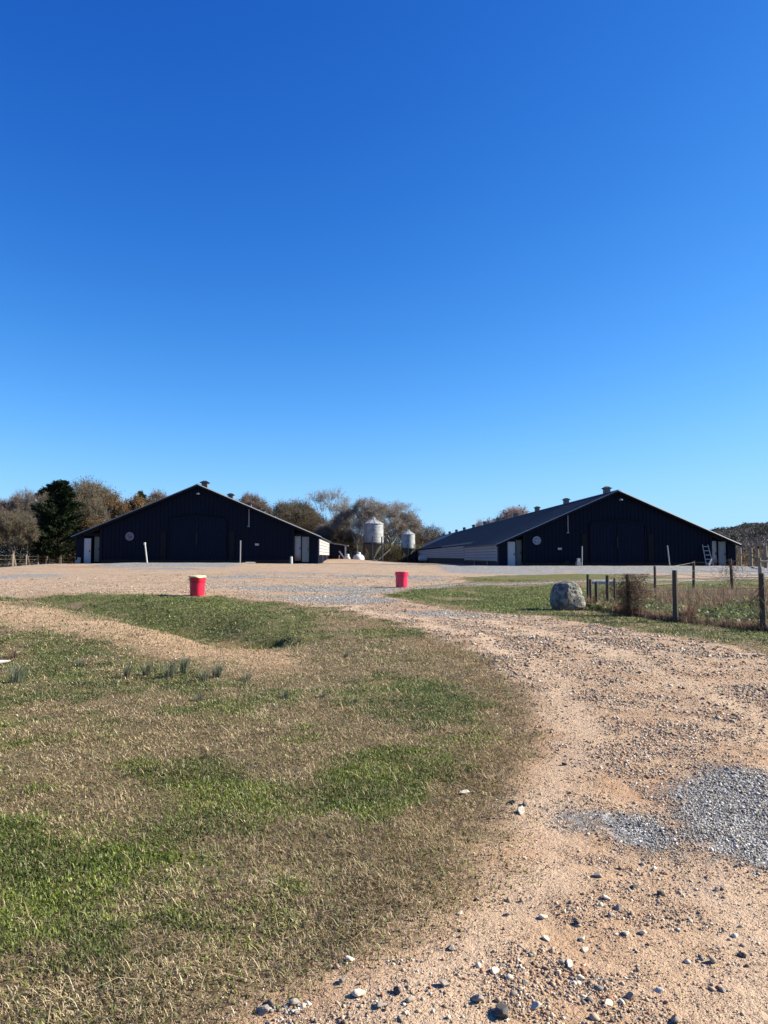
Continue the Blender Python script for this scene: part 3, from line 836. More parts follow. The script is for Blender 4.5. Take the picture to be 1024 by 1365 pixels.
    MB().add([(-W2, LEN, -.4), (W2, LEN, -.4), (W2, LEN, zE2), (0, LEN, Hh), (-W2, LEN, zE2)], [(0, 1, 2, 3, 4)]).build("rear_wall", M['navy'], root)
    # --- roof
    rf = MB(); T = .05; OV = .38
    def slab(s, w, ya, yb, mi=0):
        e = w + .22
        z_e = Hh - sl*e
        vs = [(0, ya, Hh), (s*e, ya, z_e), (s*e, yb, z_e), (0, yb, Hh), (0, ya, Hh+T), (s*e, ya, z_e+T), (s*e, yb, z_e+T), (0, yb, Hh+T)]
        fs = [(0, 3, 2, 1), (4, 5, 6, 7), (0, 1, 5, 4), (1, 2, 6, 5), (2, 3, 7, 6)]
        if s < 0: fs = [f[::-1] for f in fs]
        rf.add(vs, fs, mi)
        yy = ya + .05
        stp = .61
        while yy < min(yb, ya+75):      # standing seams
            vs = [(0, yy, Hh+T), (s*e, yy, z_e+T), (s*e, yy+.05, z_e+T), (0, yy+.05, Hh+T), (0, yy+.025, Hh+T+.03), (s*e, yy+.025, z_e+T+.03)]
            fs = [(0, 1, 5, 4), (4, 5, 2, 3)]
            if s < 0: fs = [f[::-1] for f in fs]
            rf.add(vs, fs, mi); yy += stp
    for s in (-1, 1):
        slab(s, W, -OV, S1+.25); slab(s, W2, S1+.25, LEN+.3)
    roof = rf.build("roof", M['roof'], root)
    rc = MB()
    for s in (-1, 1):
        rc.box((s*.13, LEN/2, Hh+T+.03-.13*sl+.02), (.3, LEN+.8, .02), rot=Matrix.Rotation(s*math.atan(sl), 3, 'Y'))
    rc.build("ridge_cap", M['roof'], roof)
    # rake trims: dark board under a galvanized bevelled edge
    for s in (-1, 1):
        e = W + .26
        def rk(o0, o1, y0, y1):
            return [(0, y0, Hh+o0), (s*e, y0, Hh-sl*e+o0), (s*e, y1, Hh-sl*e+o1), (0, y1, Hh+o1)]
        b = MB(); v = rk(-.13, .03, -OV-.05, -OV-.05); 
        b.add(v[:2] + v[2:], [(0, 1, 2, 3) if s > 0 else (3, 2, 1, 0)])
        v = rk(-.13, -.13, -OV-.05, -OV+.02); b.add(v, [(0, 1, 2, 3) if s < 0 else (3, 2, 1, 0)])
        b.build("rake_board", M['trim_dark'], root)
        g = MB(); v = rk(.03, .10, -OV-.055, -OV-.015); g.add(v, [(0, 1, 2, 3) if s > 0 else (3, 2, 1, 0)])
        v = rk(.10, .075, -OV-.015, -OV+.10); g.add(v, [(0, 1, 2, 3) if s > 0 else (3, 2, 1, 0)])
        g.build("rake_flashing", M['galv'], root)
    # ridge vents
    for i in range(13):
        yy = 2.3 + 11.8*i
        if yy > LEN-1: break
        v = MB()
        v.box((0, yy, Hh+.17), (.46, .46, .50)).box((0, yy, Hh+.40), (.54, .54, .05))
        o = v.build("ridge_vent", M['vent'], roof)
        c = MB(); h = .38
        c.add([(-h, yy-h, Hh+.43), (h, yy-h, Hh+.43), (h, yy+h, Hh+.43), (-h, yy+h, Hh+.43), (-.12, yy-.12, Hh+.60), (.12, yy-.12, Hh+.60), (.12, yy+.12, Hh+.60), (-.12, yy+.12, Hh+.60)],
              [(3, 2, 1, 0), (4, 5, 6, 7), (0, 1, 5, 4), (1, 2, 6, 5), (2, 3, 7, 6), (3, 0, 4, 7)])
        c.build("vent_cap", M['vent_cap'], roof)
    # gable lamp
    lx = opts['lamp']
    l = MB(); l.tube([(lx, -.03, Hh-.62), (lx, -.22, Hh-.56), (lx, -.36, Hh-.62)], .02, 6)
    l.lathe([(.03, .10), (.10, .06), (.16, -.02), (.17, -.05), (.12, -.08), (.0, -.09)], 14, (lx, -.36, Hh-.66))
    l.build("gable_lamp", M['dull_white'], root, True)
    px_ = opts['pipe']
    MB().tube([(px_, -.10, zr(px_)-.18), (px_, -.10, zr(px_)-1.45)], .04, 8).box((px_-.02, -.10, zr(px_)-1.5), (.18, .12, .08)).build("drop_pipe", M['pipe'], root)
    MB().box((opts['notice'][0], -.06, opts['notice'][1]), (.30, .02, .16)).build("notice_plate", M['white'], root)
    return root

ROOTS = {}
bl = make_barn(-14.34, 57, 1.16, 5.98, 9.25, 7.85, 0,
    "dark navy metal barn on the left, its right wall with a sunlit white curtain", True,
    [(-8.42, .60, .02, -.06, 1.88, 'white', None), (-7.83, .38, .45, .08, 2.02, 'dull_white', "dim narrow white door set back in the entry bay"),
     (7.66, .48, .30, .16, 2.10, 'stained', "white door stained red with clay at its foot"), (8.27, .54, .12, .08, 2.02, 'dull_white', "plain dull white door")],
    dict(slope=.425, main=7.28, outer=8.64, door_w=2.15, door_h0=3.28, door_h1=3.58, slot=2.62, panel=[(.5, 1.7), (.62, 1.93)], lamp=.05, pipe=3.92, notice=(4.55, 1.42)))
br = make_barn(17.98, 57, .93, 5.75, 9.2, 7.8, 1,
    "dark navy metal barn on the right, showing its long roof with ridge vents", True,
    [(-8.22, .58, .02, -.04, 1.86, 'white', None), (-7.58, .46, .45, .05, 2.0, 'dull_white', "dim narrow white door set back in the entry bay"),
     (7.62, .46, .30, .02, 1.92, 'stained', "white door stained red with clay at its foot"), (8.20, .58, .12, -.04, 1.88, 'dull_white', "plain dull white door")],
    dict(slope=.44, main=7.2, outer=8.55, door_w=2.1, door_h0=3.2, door_h1=3.45, slot=2.58, panel=[(.36, 1.62), (.4, 1.6)], lamp=.2, pipe=-3.85, notice=(-4.5, 1.32)))
bpy.context.view_layer.update()
def on_barn(b, lx, ly, lz): return b.matrix_world @ Vector((lx, ly, lz))

# round signs with an emblem of a ring, two letters' strokes and a bar
sign_face = simple("sign_face_white", (.22, .20, .25), .6, .12, 9, .03)
sign_face2 = simple("sign_face_pale", (.27, .29, .36), .6, .1, 9, .03)
sign_ink = simple("sign_dark_ink", (.05, .035, .06), .6, .1, 9, 0)
def round_sign(b, lx, lz, lab, face, marks):
    p = on_barn(b, lx, -.075, lz)
    s = empty("round_sign", p, TH, lab, "sign")
    r = .325
    m = MB(); n = 36
    m.add([(r*math.cos(2*math.pi*k/n), -.02, r*math.sin(2*math.pi*k/n)) for k in range(n)] + [(r*math.cos(2*math.pi*k/n), .02, r*math.sin(2*math.pi*k/n)) for k in range(n)],
          [tuple(range(n))] + [(k, n+k, n+(k+1) % n, (k+1) % n) for k in range(n)])
    m.build("sign_disc", face, s)
    m = MB()
    for (x0, z0, x1, z1, w) in marks:
        dx, dz = x1-x0, z1-z0; L_ = math.hypot(dx, dz)
        m.box(((x0+x1)/2*r, -.026, (z0+z1)/2*r), (L_*r, .006, w*r), rot=Matrix.Rotation(-math.atan2(dz, dx), 3, 'Y'))
    m.build("emblem", sign_ink, s)
round_sign(bl, -5.18, 2.04, "round white sign with dark V shaped emblem on the left barn", sign_face,
    [(-.55, .52, .55, .52, .10), (-.62, .3, -.62, -.25, .12), (-.3, .3, -.02, -.5, .13), (.02, -.5, .2, .1, .10), (.2, .1, .34, -.4, .1), (.34, -.4, .62, .25, .13), (-.35, -.66, .2, -.66, .1)])
round_sign(br, -6.27, 1.95, "round pale sign with faint arc emblem on the right barn", sign_face2,
    [(-.5, .3, -.2, .5, .12), (-.2, .5, .2, .5, .13), (.2, .5, .45, .25, .12), (-.5, -.1, -.35, -.5, .13), (.1, -.45, .5, -.3, .12), (-.6, .1, -.6, -.1, .1)])

# lean-to shed at the side of the left barn
def shed():
    p = on_barn(bl, 8.0, 19.0, 0)
    X0 = at(439, 740, 76).x; X1 = at(455, 740, 76).x
    gz_ = h1((X0+X1)/2, 76)
    r = empty("side_shed", ((X0+X1)/2, 76, gz_), TH, "small dark lean-to shed behind the white curtain of the left barn", "shed")
    w = (X1-X0)/2 + .35; top = 1.65 + 18.5/986*76 - gz_; t2 = 1.65 + 14.5/986*76 - gz_
    m = MB()
    for k, xx in enumerate(np.arange(-w-1.2, w, .2)):
        zt = top + (t2-top)*(xx+w)/(2*w)
        m.box((xx+.1, -.015*(k % 2), zt/2-.2), (.2, .05, zt+.3))
    m.box((w, 2, t2/2-.2), (.05, 4, t2+.3)); m.build("shed_wall", M['navy'], r)
    a_ = math.atan((top-t2)/(2*w))
    MB().box((-.3, 1.9, (top+t2)/2+.12), (2*w+1.3, 4.4, .06), rot=Matrix.Rotation(a_, 3, 'Y')).build("shed_roof", M['galv'], r)
    MB().box((w+.08, -.1, t2/2-.1), (.14, .14, t2+.2)).build("corner_post", M['pale_wood'], r)
shed()
o = MB().box((0, 0, 0), (.14, .05, 1.75), rot=Matrix.Rotation(-.62, 3, 'Y')).box((-.55, .05, -.25), (.1, .06, 1.1), rot=Matrix.Rotation(.1, 3, 'Y')).build("leaning_board", M['pale_wood'])
o.location = at(459, 744, 75.5); tag(o, "pale board leaning beside the small lean-to shed", "board")

# ================================================================== BARRELS (feed tubs)
def tub_mat(name, col):
    t = NT(name)
    n1 = t.noise(6, 4, .6); n2 = t.noise(40, 3)
    c = t.mix(t.ramp(n1, .3, .75), col, tuple(min(1, k*1.25+.01) for k in col))
    s = t.n("ShaderNodeSeparateXYZ", Vector=t.coord())
    c = t.mix(t.ramp(t.math('MULTIPLY_ADD', n1, .12, s.outputs[2]), .14, .05, 0, .5), c, (.35, .2, .12))
    t.set(Base__Color=c, Roughness=.38, Specular__IOR__Level=.5); t.put(t.p.inputs["Normal"], t.bump(n2, .05, .005))
    return t.m
red = tub_mat("red_plastic", (.50, .005, .032)); pinkred = tub_mat("sun_faded_red_plastic", (.56, .014, .060))
yellow = simple("yellow_plastic", (.95, .80, .42), .5, .12, 8, .1)
def tub(px, py, D, hgt, rad, mt, lab, lid=False):
    X = (px-512)/FPX*D
    z = h1(X, D)
    r = empty("trash_barrel", (X, D, z-.01), .3, lab, "barrel")
    k = hgt/.70
    prof = [(0, 0), (.240*k, 0), (.250*k, .015*k), (.253*k, .10*k), (.264*k, .47*k), (.265*k, .50*k), (.274*k, .515*k), (.276*k, .60*k), (.276*k, .61*k), (.278*k, .655*k), (.292*k, .665*k), (.292*k, .695*k), (.280*k, .70*k), (.268*k, .69*k), (.262*k, .62*k), (.235*k, .05*k), (0, .04*k)]
    f = rad/.292/k
    m = MB().lathe([(a_*f, b_) for a_, b_ in prof], 40); m.build("barrel_body", mt, r, True)
    for s in (-1, 1):
        h = MB().tube([(s*.27*k*f, -.09*k, .60*k), (s*.325*k*f, -.07*k, .59*k), (s*.325*k*f, .07*k, .59*k), (s*.27*k*f, .09*k, .60*k)], .014, 8)
        h.build("handle", mt, r, True)
    if lid:
        m = MB()
        n = 40; vs = []
        for j, (rr, zz) in enumerate([(0, .035), (.20, .03), (.285, .022), (.305, .0), (.305, -.025), (.292, -.02)]):
            for q in range(n):
                a_ = 2*math.pi*q/n
                sag = .05*math.exp(-((a_-4.9)/.35)**2)*(1 if j >= 3 else 0)
                vs.append((rr*f*k*math.cos(a_), rr*f*k*math.sin(a_), .70*k + zz - sag + .008*math.sin(3*a_)*(j > 1)))
        fs = [(j*n+q, j*n+(q+1) % n, (j+1)*n+(q+1) % n, (j+1)*n+q) for j in range(5) for q in range(n)]
        m.add(vs, fs); m.build("lid", yellow, r, True)
    return r
tub(264.2, 794, 25.6, .68, .285, red, "red plastic trash barrel with a yellow top, on the left of the drive", True)
tub(535.5, 785, 32.9, .70, .30, pinkred, "open red plastic trash barrel at the corner of the green island")

# ================================================================== SILOS
def silo_mat():
    t = NT("galvanized_silo_steel")
    w = t.n("ShaderNodeTexWave", Scale=2.6, Distortion=0.0); w.bands_direction = 'Z'
    t.put(w.inputs["Vector"], t.coord())
    n1 = t.noise(1.5, 4)
    c = t.mix(t.ramp(n1, .35, .65), (.20, .215, .225), (.32, .33, .33))
    t.set(Base__Color=c, Roughness=.65, Metallic=0.0); t.put(t.p.inputs["Normal"], t.bump(w.outputs[1], .5, .03))
    return t.m
SILO = silo_mat()
leg_m = simple("silo_leg_steel", (.045, .05, .055), .6, .2, 6, .1)
hop_m = simple("shade_toned_hopper_steel", (.11, .115, .12), .7, .2, 3, .1)  # bin steel darkened: the shade under the silo body is put into this colour
redpaint = simple("faded_red_paint", (.22, .05, .04), .6, .3, 4, .1)
def silo(px, D, ybase, label, ladder=True, R_=1.37):
    X = (px-512)/FPX*D; z = h1(X, D)
    top = at(px, ybase[0], D).z - z; cyl = at(px, ybase[1], D).z - z; hop = at(px, ybase[2], D).z - z; low = at(px, ybase[3], D).z - z
    r = empty("feed_silo", (X, D, z), 0.2, label, "silo", "galvanized feed silos between the barns")
    m = MB(); pr = []
    nb = 14
    for i in range(nb*4+1):
        zz = hop + (cyl-hop)*i/(nb*4); pr.append((R_ + .02*math.sin(i*math.pi/2), zz))
    m.lathe(pr, 40); m.build("bin_cylinder", SILO, r, True)
    m = MB().lathe([(R_+.09, cyl-.02), (R_+.06, cyl+.03), (.34, top-.18), (.30, top-.16), (.30, top), (.05, top+.08), (0, top+.08)], 40)
    rf = m.build("cone_roof", SILO, r)
    m = MB()
    for k in range(12):
        a_ = 2*math.pi*k/12
        m.tube([((R_+.05)*math.cos(a_), (R_+.05)*math.sin(a_), cyl+.05), (.34*math.cos(a_), .34*math.sin(a_), top-.15)], .025, 5)
    m.build("roof_ribs", SILO, rf)
    MB().lathe([(R_, hop), (R_*.97, hop-.05), (.22, low), (.20, low-.12), (0, low-.12)], 40).build("hopper", hop_m, r)
    MB().lathe([(R_+.035, hop+.12), (R_+.045, hop), (R_+.02, hop-.12)], 40).build("hopper_ring", leg_m, r)
    for k in range(6):
        a_ = 2*math.pi*(k+.25)/6; c, s = math.cos(a_), math.sin(a_)
        MB().tube([((R_+.05)*c, (R_+.05)*s, hop+.9), ((R_+.07)*c, (R_+.07)*s, -.2)], .07, 6).build("leg", leg_m, r)
    br_ = MB()
    for k in range(6):
        a0 = 2*math.pi*(k+.25)/6; a1 = 2*math.pi*(k+1.25)/6; rr = R_+.06
        br_.tube([(rr*math.cos(a0), rr*math.sin(a0), .25), (rr*math.cos(a1), rr*math.sin(a1), low+.3)], .025, 5)
    br_.build("leg_brace", leg_m, r)
    if ladder:
        l = MB(); a_ = 3.7
        P = lambda zz, t_: ((R_+.12)*math.cos(a_)+t_*-math.sin(a_), (R_+.12)*math.sin(a_)+t_*math.cos(a_), zz)
        for t_ in (-.2, .2): l.tube([P(.8, t_), P(cyl, t_), (.5*math.cos(a_)-t_*math.sin(a_), .5*math.sin(a_)+t_*math.cos(a_), top)], .025, 5)
        for zz in np.arange(1, cyl, .32): l.tube([P(zz, -.2), P(zz, .2)], .018, 5)
        l.build("ladder", redpaint, r)
    MB().tube([(0, 0, low-.1), (.25, .15, low-.5), (.8, .5, low-.35), (2.8, 2.0, 2.1)], .08, 8).lathe([(.0, -.2), (.3, -.2), (.34, .0), (.24, .1)], 12, (0, 0, low-.35)).build("auger", leg_m, r)
silo(497.7, 100, (690.6, 698.3, 724.5, 743), "taller nearer galvanized feed silo, with red ladder, between the two barns")
silo(544.3, 150, (706.3, 712.5, 731.5, 742.5), "smaller looking galvanized feed silo beside the right barn's far roof", False)

# propane tanks
tank_m = simple("tank_white", (.62, .62, .60), .4, .08, 3, .02)
def tank(px, py, D, rad, ln, rz, lab):
    X = (px-512)/FPX*D; z = h1(X, D)
    zc = at(px, py, D).z - z
    r = empty("propane_tank", (X, D, z), rz, lab, "tank")
    m = MB(); n = 24; pr = []
    for i in range(9):
        a_ = math.pi/2*i/8; pr.append((-ln/2 - rad*.75*math.cos(a_), rad*math.sin(a_)))
    pr2 = [(-a_, b_) for a_, b_ in pr[::-1]]
    for (yy, rr) in pr + pr2:
        for k in range(n): m.v.append((rr*math.cos(2*math.pi*k/n), yy, zc + rr*math.sin(2*math.pi*k/n)))
    N = len(pr)*2
    for i in range(N-1):
        for k in range(n): m.f.append((i*n+k, i*n+(k+1) % n, (i+1)*n+(k+1) % n, (i+1)*n+k)); m.m.append(0)
    m.build("tank_shell", tank_m, r, True)
    for s in (-1, 1): MB().box((0, s*ln*.32, (zc-rad)/2-.02), (rad*1.3, .18, max(.2, zc-rad+.22))).build("foot", M['found'], r)
    MB().lathe([(.2, 0), (.2, .16), (.15, .22), (0, .24)], 14, (0, 0, zc+rad*.95)).build("valve_dome", tank_m, r, True)
tank(478.5, 744.9, 75, .46, 1.7, -.12, "white propane tank lying on the dirt mound beside the taller silo")
tank(566, 744.5, 135, .50, 1.6, 1.3, "white propane tank in the shade beside the long wall of the right barn")
tank(463.5, 744.6, 84, .30, .8, .1, "small grey tank in the shade behind the lean-to shed")

# ================================================================== LADDER, STAKES, DEBRIS AT THE BARNS
def step_ladder():
    p = on_barn(br, 6.72, -.55, 0); gzz = h1(p.x, p.y)
    r = empty("ladder", (p.x, p.y, gzz), TH, "short aluminium ladder leaning on the right barn near its white doors", "ladder")
    H_ = 1.62; lean = .36; tilt = -.09
    for s in (-1, 1):
        MB().tube([(s*.27 + .20, 0, 0), (s*.21 + .20 + tilt*1.9, lean, H_)], .035, 6).build("rail", M['alu'], r)
    for k in range(5):
        t_ = .10 + k*.2
        MB().box((.20 + tilt*1.9*t_, lean*t_, H_*t_+.02), (.54-.12*t_, .09, .05)).build("rung", M['alu'], r)
step_ladder()
def stake(px, pt, pb, lab, dx, mt, D=55.2, rad=.05, cap=False):
    b_ = at(px[1], pb, D); t_ = at(px[0], pt, D)
    z = h1(b_.x, D)
    H_ = t_.z - z
    m = MB().tube([(0, 0, -.1), (t_.x-b_.x, .05, H_)], rad, 8)
    if cap: m.tube([(t_.x-b_.x-.015, .05, H_-.08), (t_.x-b_.x-.015, .05, H_+.08)], rad*1.6, 8)
    o = m.build("stake", mt); o.location = (b_.x, D, z); tag(o, lab, "post")
stake((193, 196.5), 724.5, 750, "white leaning marker stake with a capped end, in front of the left barn", 0, M['pale_wood'], 54.6, .055, True)
stake((320.5, 320.2), 720.5, 750, "upright thin grey stake standing in front of the left barn's right half", 0, M['pipe'])
stake((776.2, 775.8), 728, 754.5, "upright thin grey stake standing before the right barn's double door", 0, M['pipe'])
stake((890, 893), 727, 754, "leaning grey stake standing in front of the right barn near the ladder", 0, M['pipe'])
stake((388.3, 388.6), 742, 750, "short pale stub post at the left barn's clay stained door", 0, M['pale_wood'], 56.0, .10)
def debris(px, py, D, dims, rot, lab, mt, name="board", cat="board"):
    p = at(px, py, D); z = h1(p.x, D)
    m = MB().box((0, 0, 0), dims); m.box((dims[0]*.1, dims[1]*.3, dims[2]*.9), (dims[0]*.7, dims[1]*.5, dims[2]*.8), rot=Matrix.Rotation(.1, 3, 'Z'))
    o = m.build(name, mt); o.location = (p.x, D, z + dims[2]*.6); o.rotation_euler = (0, rot, .2); tag(o, lab, cat)
debris(332, 751, 54.8, (1.0, .3, .06), .02, "pale board lying on the ground in front of the left barn", M['pale_wood'])
debris(771, 752, 55.8, (.35, .3, .3), .1, "small pale block at the foot of the right barn's wall", M['pipe'], "block", "block")
debris(756, 752.5, 56.2, (.5, .25, .18), .05, "grey flat block lying low against the right barn", M['found'], "block", "block")
debris(946, 752.5, 55.6, (.14, .12, .32), .5, "little white tilted jug at the foot of the ladder", M['white'], "jug", "jug")
debris(104, 751, 56.2, (.35, .3, .25), .1, "small pale bucket by the left corner of the left barn", M['pipe'], "bucket", "bucket")

# ================================================================== FENCES
def fence(name, pts, label, mat, rad, wires, wire_r=.008, wmat=None, rails=None, group=None):
    """pts: (x, y, height, lean_x)"""
    x0, y0 = pts[0][0], pts[0][1]; z0 = h1(x0, y0)
    r = empty(name, (x0, y0, z0), 0, label, "fence", group)
    tops = []
    for i, (x, y, h, ln) in enumerate(pts):
        z = h1(x, y); q = rad*random.uniform(.85, 1.15)
        m = MB().tube([(x-x0, y-y0, z-z0-.25), (x-x0+ln*.5, y-y0, z-z0+h*.5), (x-x0+ln, y-y0, z-z0+h)], [q*1.1, q, q*.93], 9)
        m.build("post", mat, r); tops.append((x, y, z, h, ln))
    for w in wires:
        m = MB(); pr = []
        for i in range(len(tops)-1):
            a_, b_ = tops[i], tops[i+1]
            for k in range(6):
                t_ = k/6
                hh = w if w > 0 else 0
                zz = (a_[2]+a_[3]*w)*(1-t_) + (b_[2]+b_[3]*w)*t_ - .04*math.sin(math.pi*t_)
                xx = (a_[0]+a_[4]*w)*(1-t_) + (b_[0]+b_[4]*w)*t_
                pr.append((xx-x0, a_[1]*(1-t_)+b_[1]*t_-y0-rad, zz-z0))
        b_ = tops[-1]; pr.append((b_[0]+b_[4]*w-x0, b_[1]-y0-rad, b_[2]+b_[3]*w-z0))
        m.tube(pr, wire_r, 4); m.build("wire", wmat or M['wire'], r)
    if rails:
        for (i, j, w0, w1, th) in rails:
            a_, b_ = tops[i], tops[j]
            MB().tube([(a_[0]-x0, a_[1]-y0-rad-.03, a_[2]+a_[3]*w0-z0), (b_[0]-x0, b_[1]-y0-rad-.03, b_[2]+b_[3]*w1-z0)], th, 6).build("rail", mat, r)
    return r
def fp(px, D, h, ln=0.): return ((px-512)/FPX*D, D, h, ln)
# left paddock fence: six pale posts and wire
fence("paddock_fence", [fp(-30, 52, 1.25), fp(-8, 56, 1.25), fp(18, 61, 1.25), fp(36, 67, 1.2), fp(52, 74, 1.2), fp(67, 82, 1.15), fp(81.6, 91, 1.2), fp(95.3, 101, 1.15)],
      "pale posts and wire fence before the woods left of the left barn", M['grey_wood'], .07, (.35, .65, .9), .006)
# garden fence by the road
fence("garden_fence", [fp(836.7, 20.3, 1.13, -.03), fp(898.2, 18.9, 1.32), fp(1014.5, 16.9, 1.32, -.02), fp(1140, 15.2, 1.3)],
      "wire fence with three dark round posts between the road and the weedy garden", M['post_wood'], .062, (.12, .25, .38, .5, .62, .74, .93), .0055)
fence("garden_fence", [fp(872, 29.6, 1.12), fp(923, 33.5, 1.25, .03), fp(974.5, 32, 1.35, -.06), fp(1060, 30, 1.3)],
      "wire fence of thin leaning posts along the back of the weedy garden", M['post_wood'], .058, (.35, .65, .95), .009)
fence("corral_fence", [fp(986, 60, 1.5), fp(1000.5, 57, 1.45), fp(1009.5, 55, 1.3), fp(1020, 52, 1.55), fp(1040, 50, 1.5)],
      "tall grey post and rail corral fence beyond the right barn's corner", M['grey_wood'], .10, (), rails=[(0, 1, .62, .70, .07), (1, 2, .5, .45, .06), (2, 3, .45, .38, .06), (3, 4, .45, .45, .06)])
fence("corral_fence", [fp(1011.5, 44, 1.0), fp(1034, 44, 1.0)],
      "single short dark corral post nearest the right edge, topped by a rail", M['grey_wood'], .09, (), rails=[(0, 1, .8, .8, .05)])
# small frame of posts and a white board by the boulder
r = empty("board_stand", ((800-512)/FPX*23.6, 23.6, h1(6.9, 23.6)), 0, "white board nailed across short wooden posts beside the boulder", "stand")
ox, oy = r.location.x, 23.6
for (px, D, h, rd) in ((782.3, 24.2, 1.02, .045), (786.5, 24.0, .86, .045), (793.8, 23.4, .80, .05), (808.6, 22.8, 1.02, .052), (818.2, 23.6, .93, .03)):
    X = (px-512)/FPX*D; z = h1(X, D) - r.location.z
    MB().tube([(X-ox, D-oy, z-.2), (X-ox+random.uniform(-.02, .02), D-oy, z+h)], [rd*1.08, rd], 9).build("post", M['post_wood'], r)
xa, xb = (788.5-512)/FPX*23.7, (818.5-512)/FPX*23.7
MB().box(((xa+xb)/2-ox, 23.72-oy, at(800, 777, 23.7).z - r.location.z), (xb-xa, .035, .10)).build("board", M['pale_wood'], r)

# ================================================================== BOULDER
def boulder():
    import bmesh
    from mathutils import noise as mn
    D = 22.4; X = (755-512)/FPX*D; z = h1(X, D)
    bm = bmesh.new(); bmesh.ops.create_icosphere(bm, subdivisions=6, radius=1)
    for v in bm.verts:
        p = v.co.copy()
        x_, y_, z_ = p
        # squarish dome: superellipsoid
        k = (abs(x_)**3.2 + abs(y_)**3.0)**(1/3.1); kk = (k**2.6 + abs(z_)**2.6)**(1/2.6)
        p /= max(kk, 1e-6)
        if p.z > 0: p.x *= 1 - .22*p.z; p.x += -.04*p.z
        for nrm, dd in ((Vector((-.8, -.5, .45)).normalized(), .80), (Vector((.75, -.6, .35)).normalized(), .90), (Vector((.3, -.9, .2)).normalized(), .86), (Vector((-.2, .0, 1)).normalized(), .93)):
            q = p.dot(nrm)
            if q > dd: p -= nrm*(q-dd)*.75
        d1 = mn.fractal(p*1.3 + Vector((4.2, 0, 0)), .9, 2.1, 5)
        p *= 1 + .06*d1
        # diagonal crack: a ledge falling from upper right to lower left on the face, and an upper hollow
        f1 = (p.z + .12) - .62*(p.x - .45) + .05*mn.noise(p*5)
        if p.x > -.15: p.y += .16*math.exp(-(f1/.10)**2) if p.y < 0 else 0; p.x -= .10*math.exp(-(f1/.09)**2)*max(0, p.x)
        f2 = math.hypot((p.x-.30)/.5, (p.z-.50)/.22)
        p *= 1 - .09*math.exp(-f2*f2)*(.5+mn.noise(p*6)*1.6)
        c = abs(mn.noise(p*2.3 + Vector((9, 2, 1))))
        p *= 1 - .05*math.exp(-(c/.035)**2)
        p *= 1 + .012*mn.noise(p*14)
        v.co = Vector((p.x*.50, p.y*.42, p.z*.50))
    me = bpy.data.meshes.new("boulder"); bm.to_mesh(me); bm.free()
    for pl_ in me.polygons: pl_.use_smooth = True
    t = NT("lichened_granite")
    n1 = t.noise(5, 6, .65); n2 = t.noise(45, 3, .7)
    c = t.mix(t.ramp(n1, .4, .62), (.05, .05, .046), (.22, .21, .175))
    c = t.mix(t.ramp(t.noise(9, 5, .7, out=0), .56, .66, 0, .8), c, (.07, .068, .065))
    c = t.mix(t.ramp(n2, .4, .8, 0, .5), c, (.17, .165, .13))
    t.set(Base__Color=c, Roughness=.9, Normal=t.bump(t.math('MULTIPLY_ADD', n1, .6, n2), .6, .02)); me.materials.append(t.m)
    o = np_obj("boulder", me); o.location = (X, D, z + .36); o.rotation_euler = (0, 0, .1)
    tag(o, "large grey cracked boulder on the grass verge beside the wooden posts", "boulder")
boulder()

# ================================================================== TREES
bark = simple("grey_brown_bark", (.16, .125, .095), .95, .35, 3, .5, dist=.03)
bark_pale = simple("pale_bark", (.36, .32, .27), .9, .3, 3, .4, dist=.03)
bark_dark = simple("dark_bark", (.07, .05, .04), .95, .35, 3, .5, dist=.03)
leaf_m = attr_mat("tree_leaf", .8, .25)
twig_m = attr_mat("twig", .9)
def tube_np(segs, n=5):
    """segs: list of (p0, p1, r0, r1) -> V, loops, sizes"""
    S = np.array([[*a_, *b_, r0, r1] for a_, b_, r0, r1 in segs])
    P0, P1, r0, r1 = S[:, :3], S[:, 3:6], S[:, 6], S[:, 7]
    d = P1-P0; d /= np.linalg.norm(d, axis=1, keepdims=True)+1e-9
    up = np.where(np.abs(d[:, 2:3]) > .9, np.array([[1., 0, 0]]), np.array([[0., 0, 1]]))
    u = np.cross(up, d); u /= np.linalg.norm(u, axis=1, keepdims=True)+1e-9; w = np.cross(d, u)
    an = 2*np.pi*np.arange(n)/n
    ring = u[:, None]*np.cos(an)[None, :, None] + w[:, None]*np.sin(an)[None, :, None]
    V = np.concatenate([P0[:, None] + ring*r0[:, None, None], P1[:, None] + ring*r1[:, None, None]], 1)
    m = len(segs); k = np.arange(n); k2 = (k+1) % n
    f = np.stack([k, k2, k2+n, k+n], 1)
    lp = (f[None] + (np.arange(m)*2*n)[:, None, None]).ravel()
    return V.reshape(-1, 3), lp, np.full(m*n, 4)
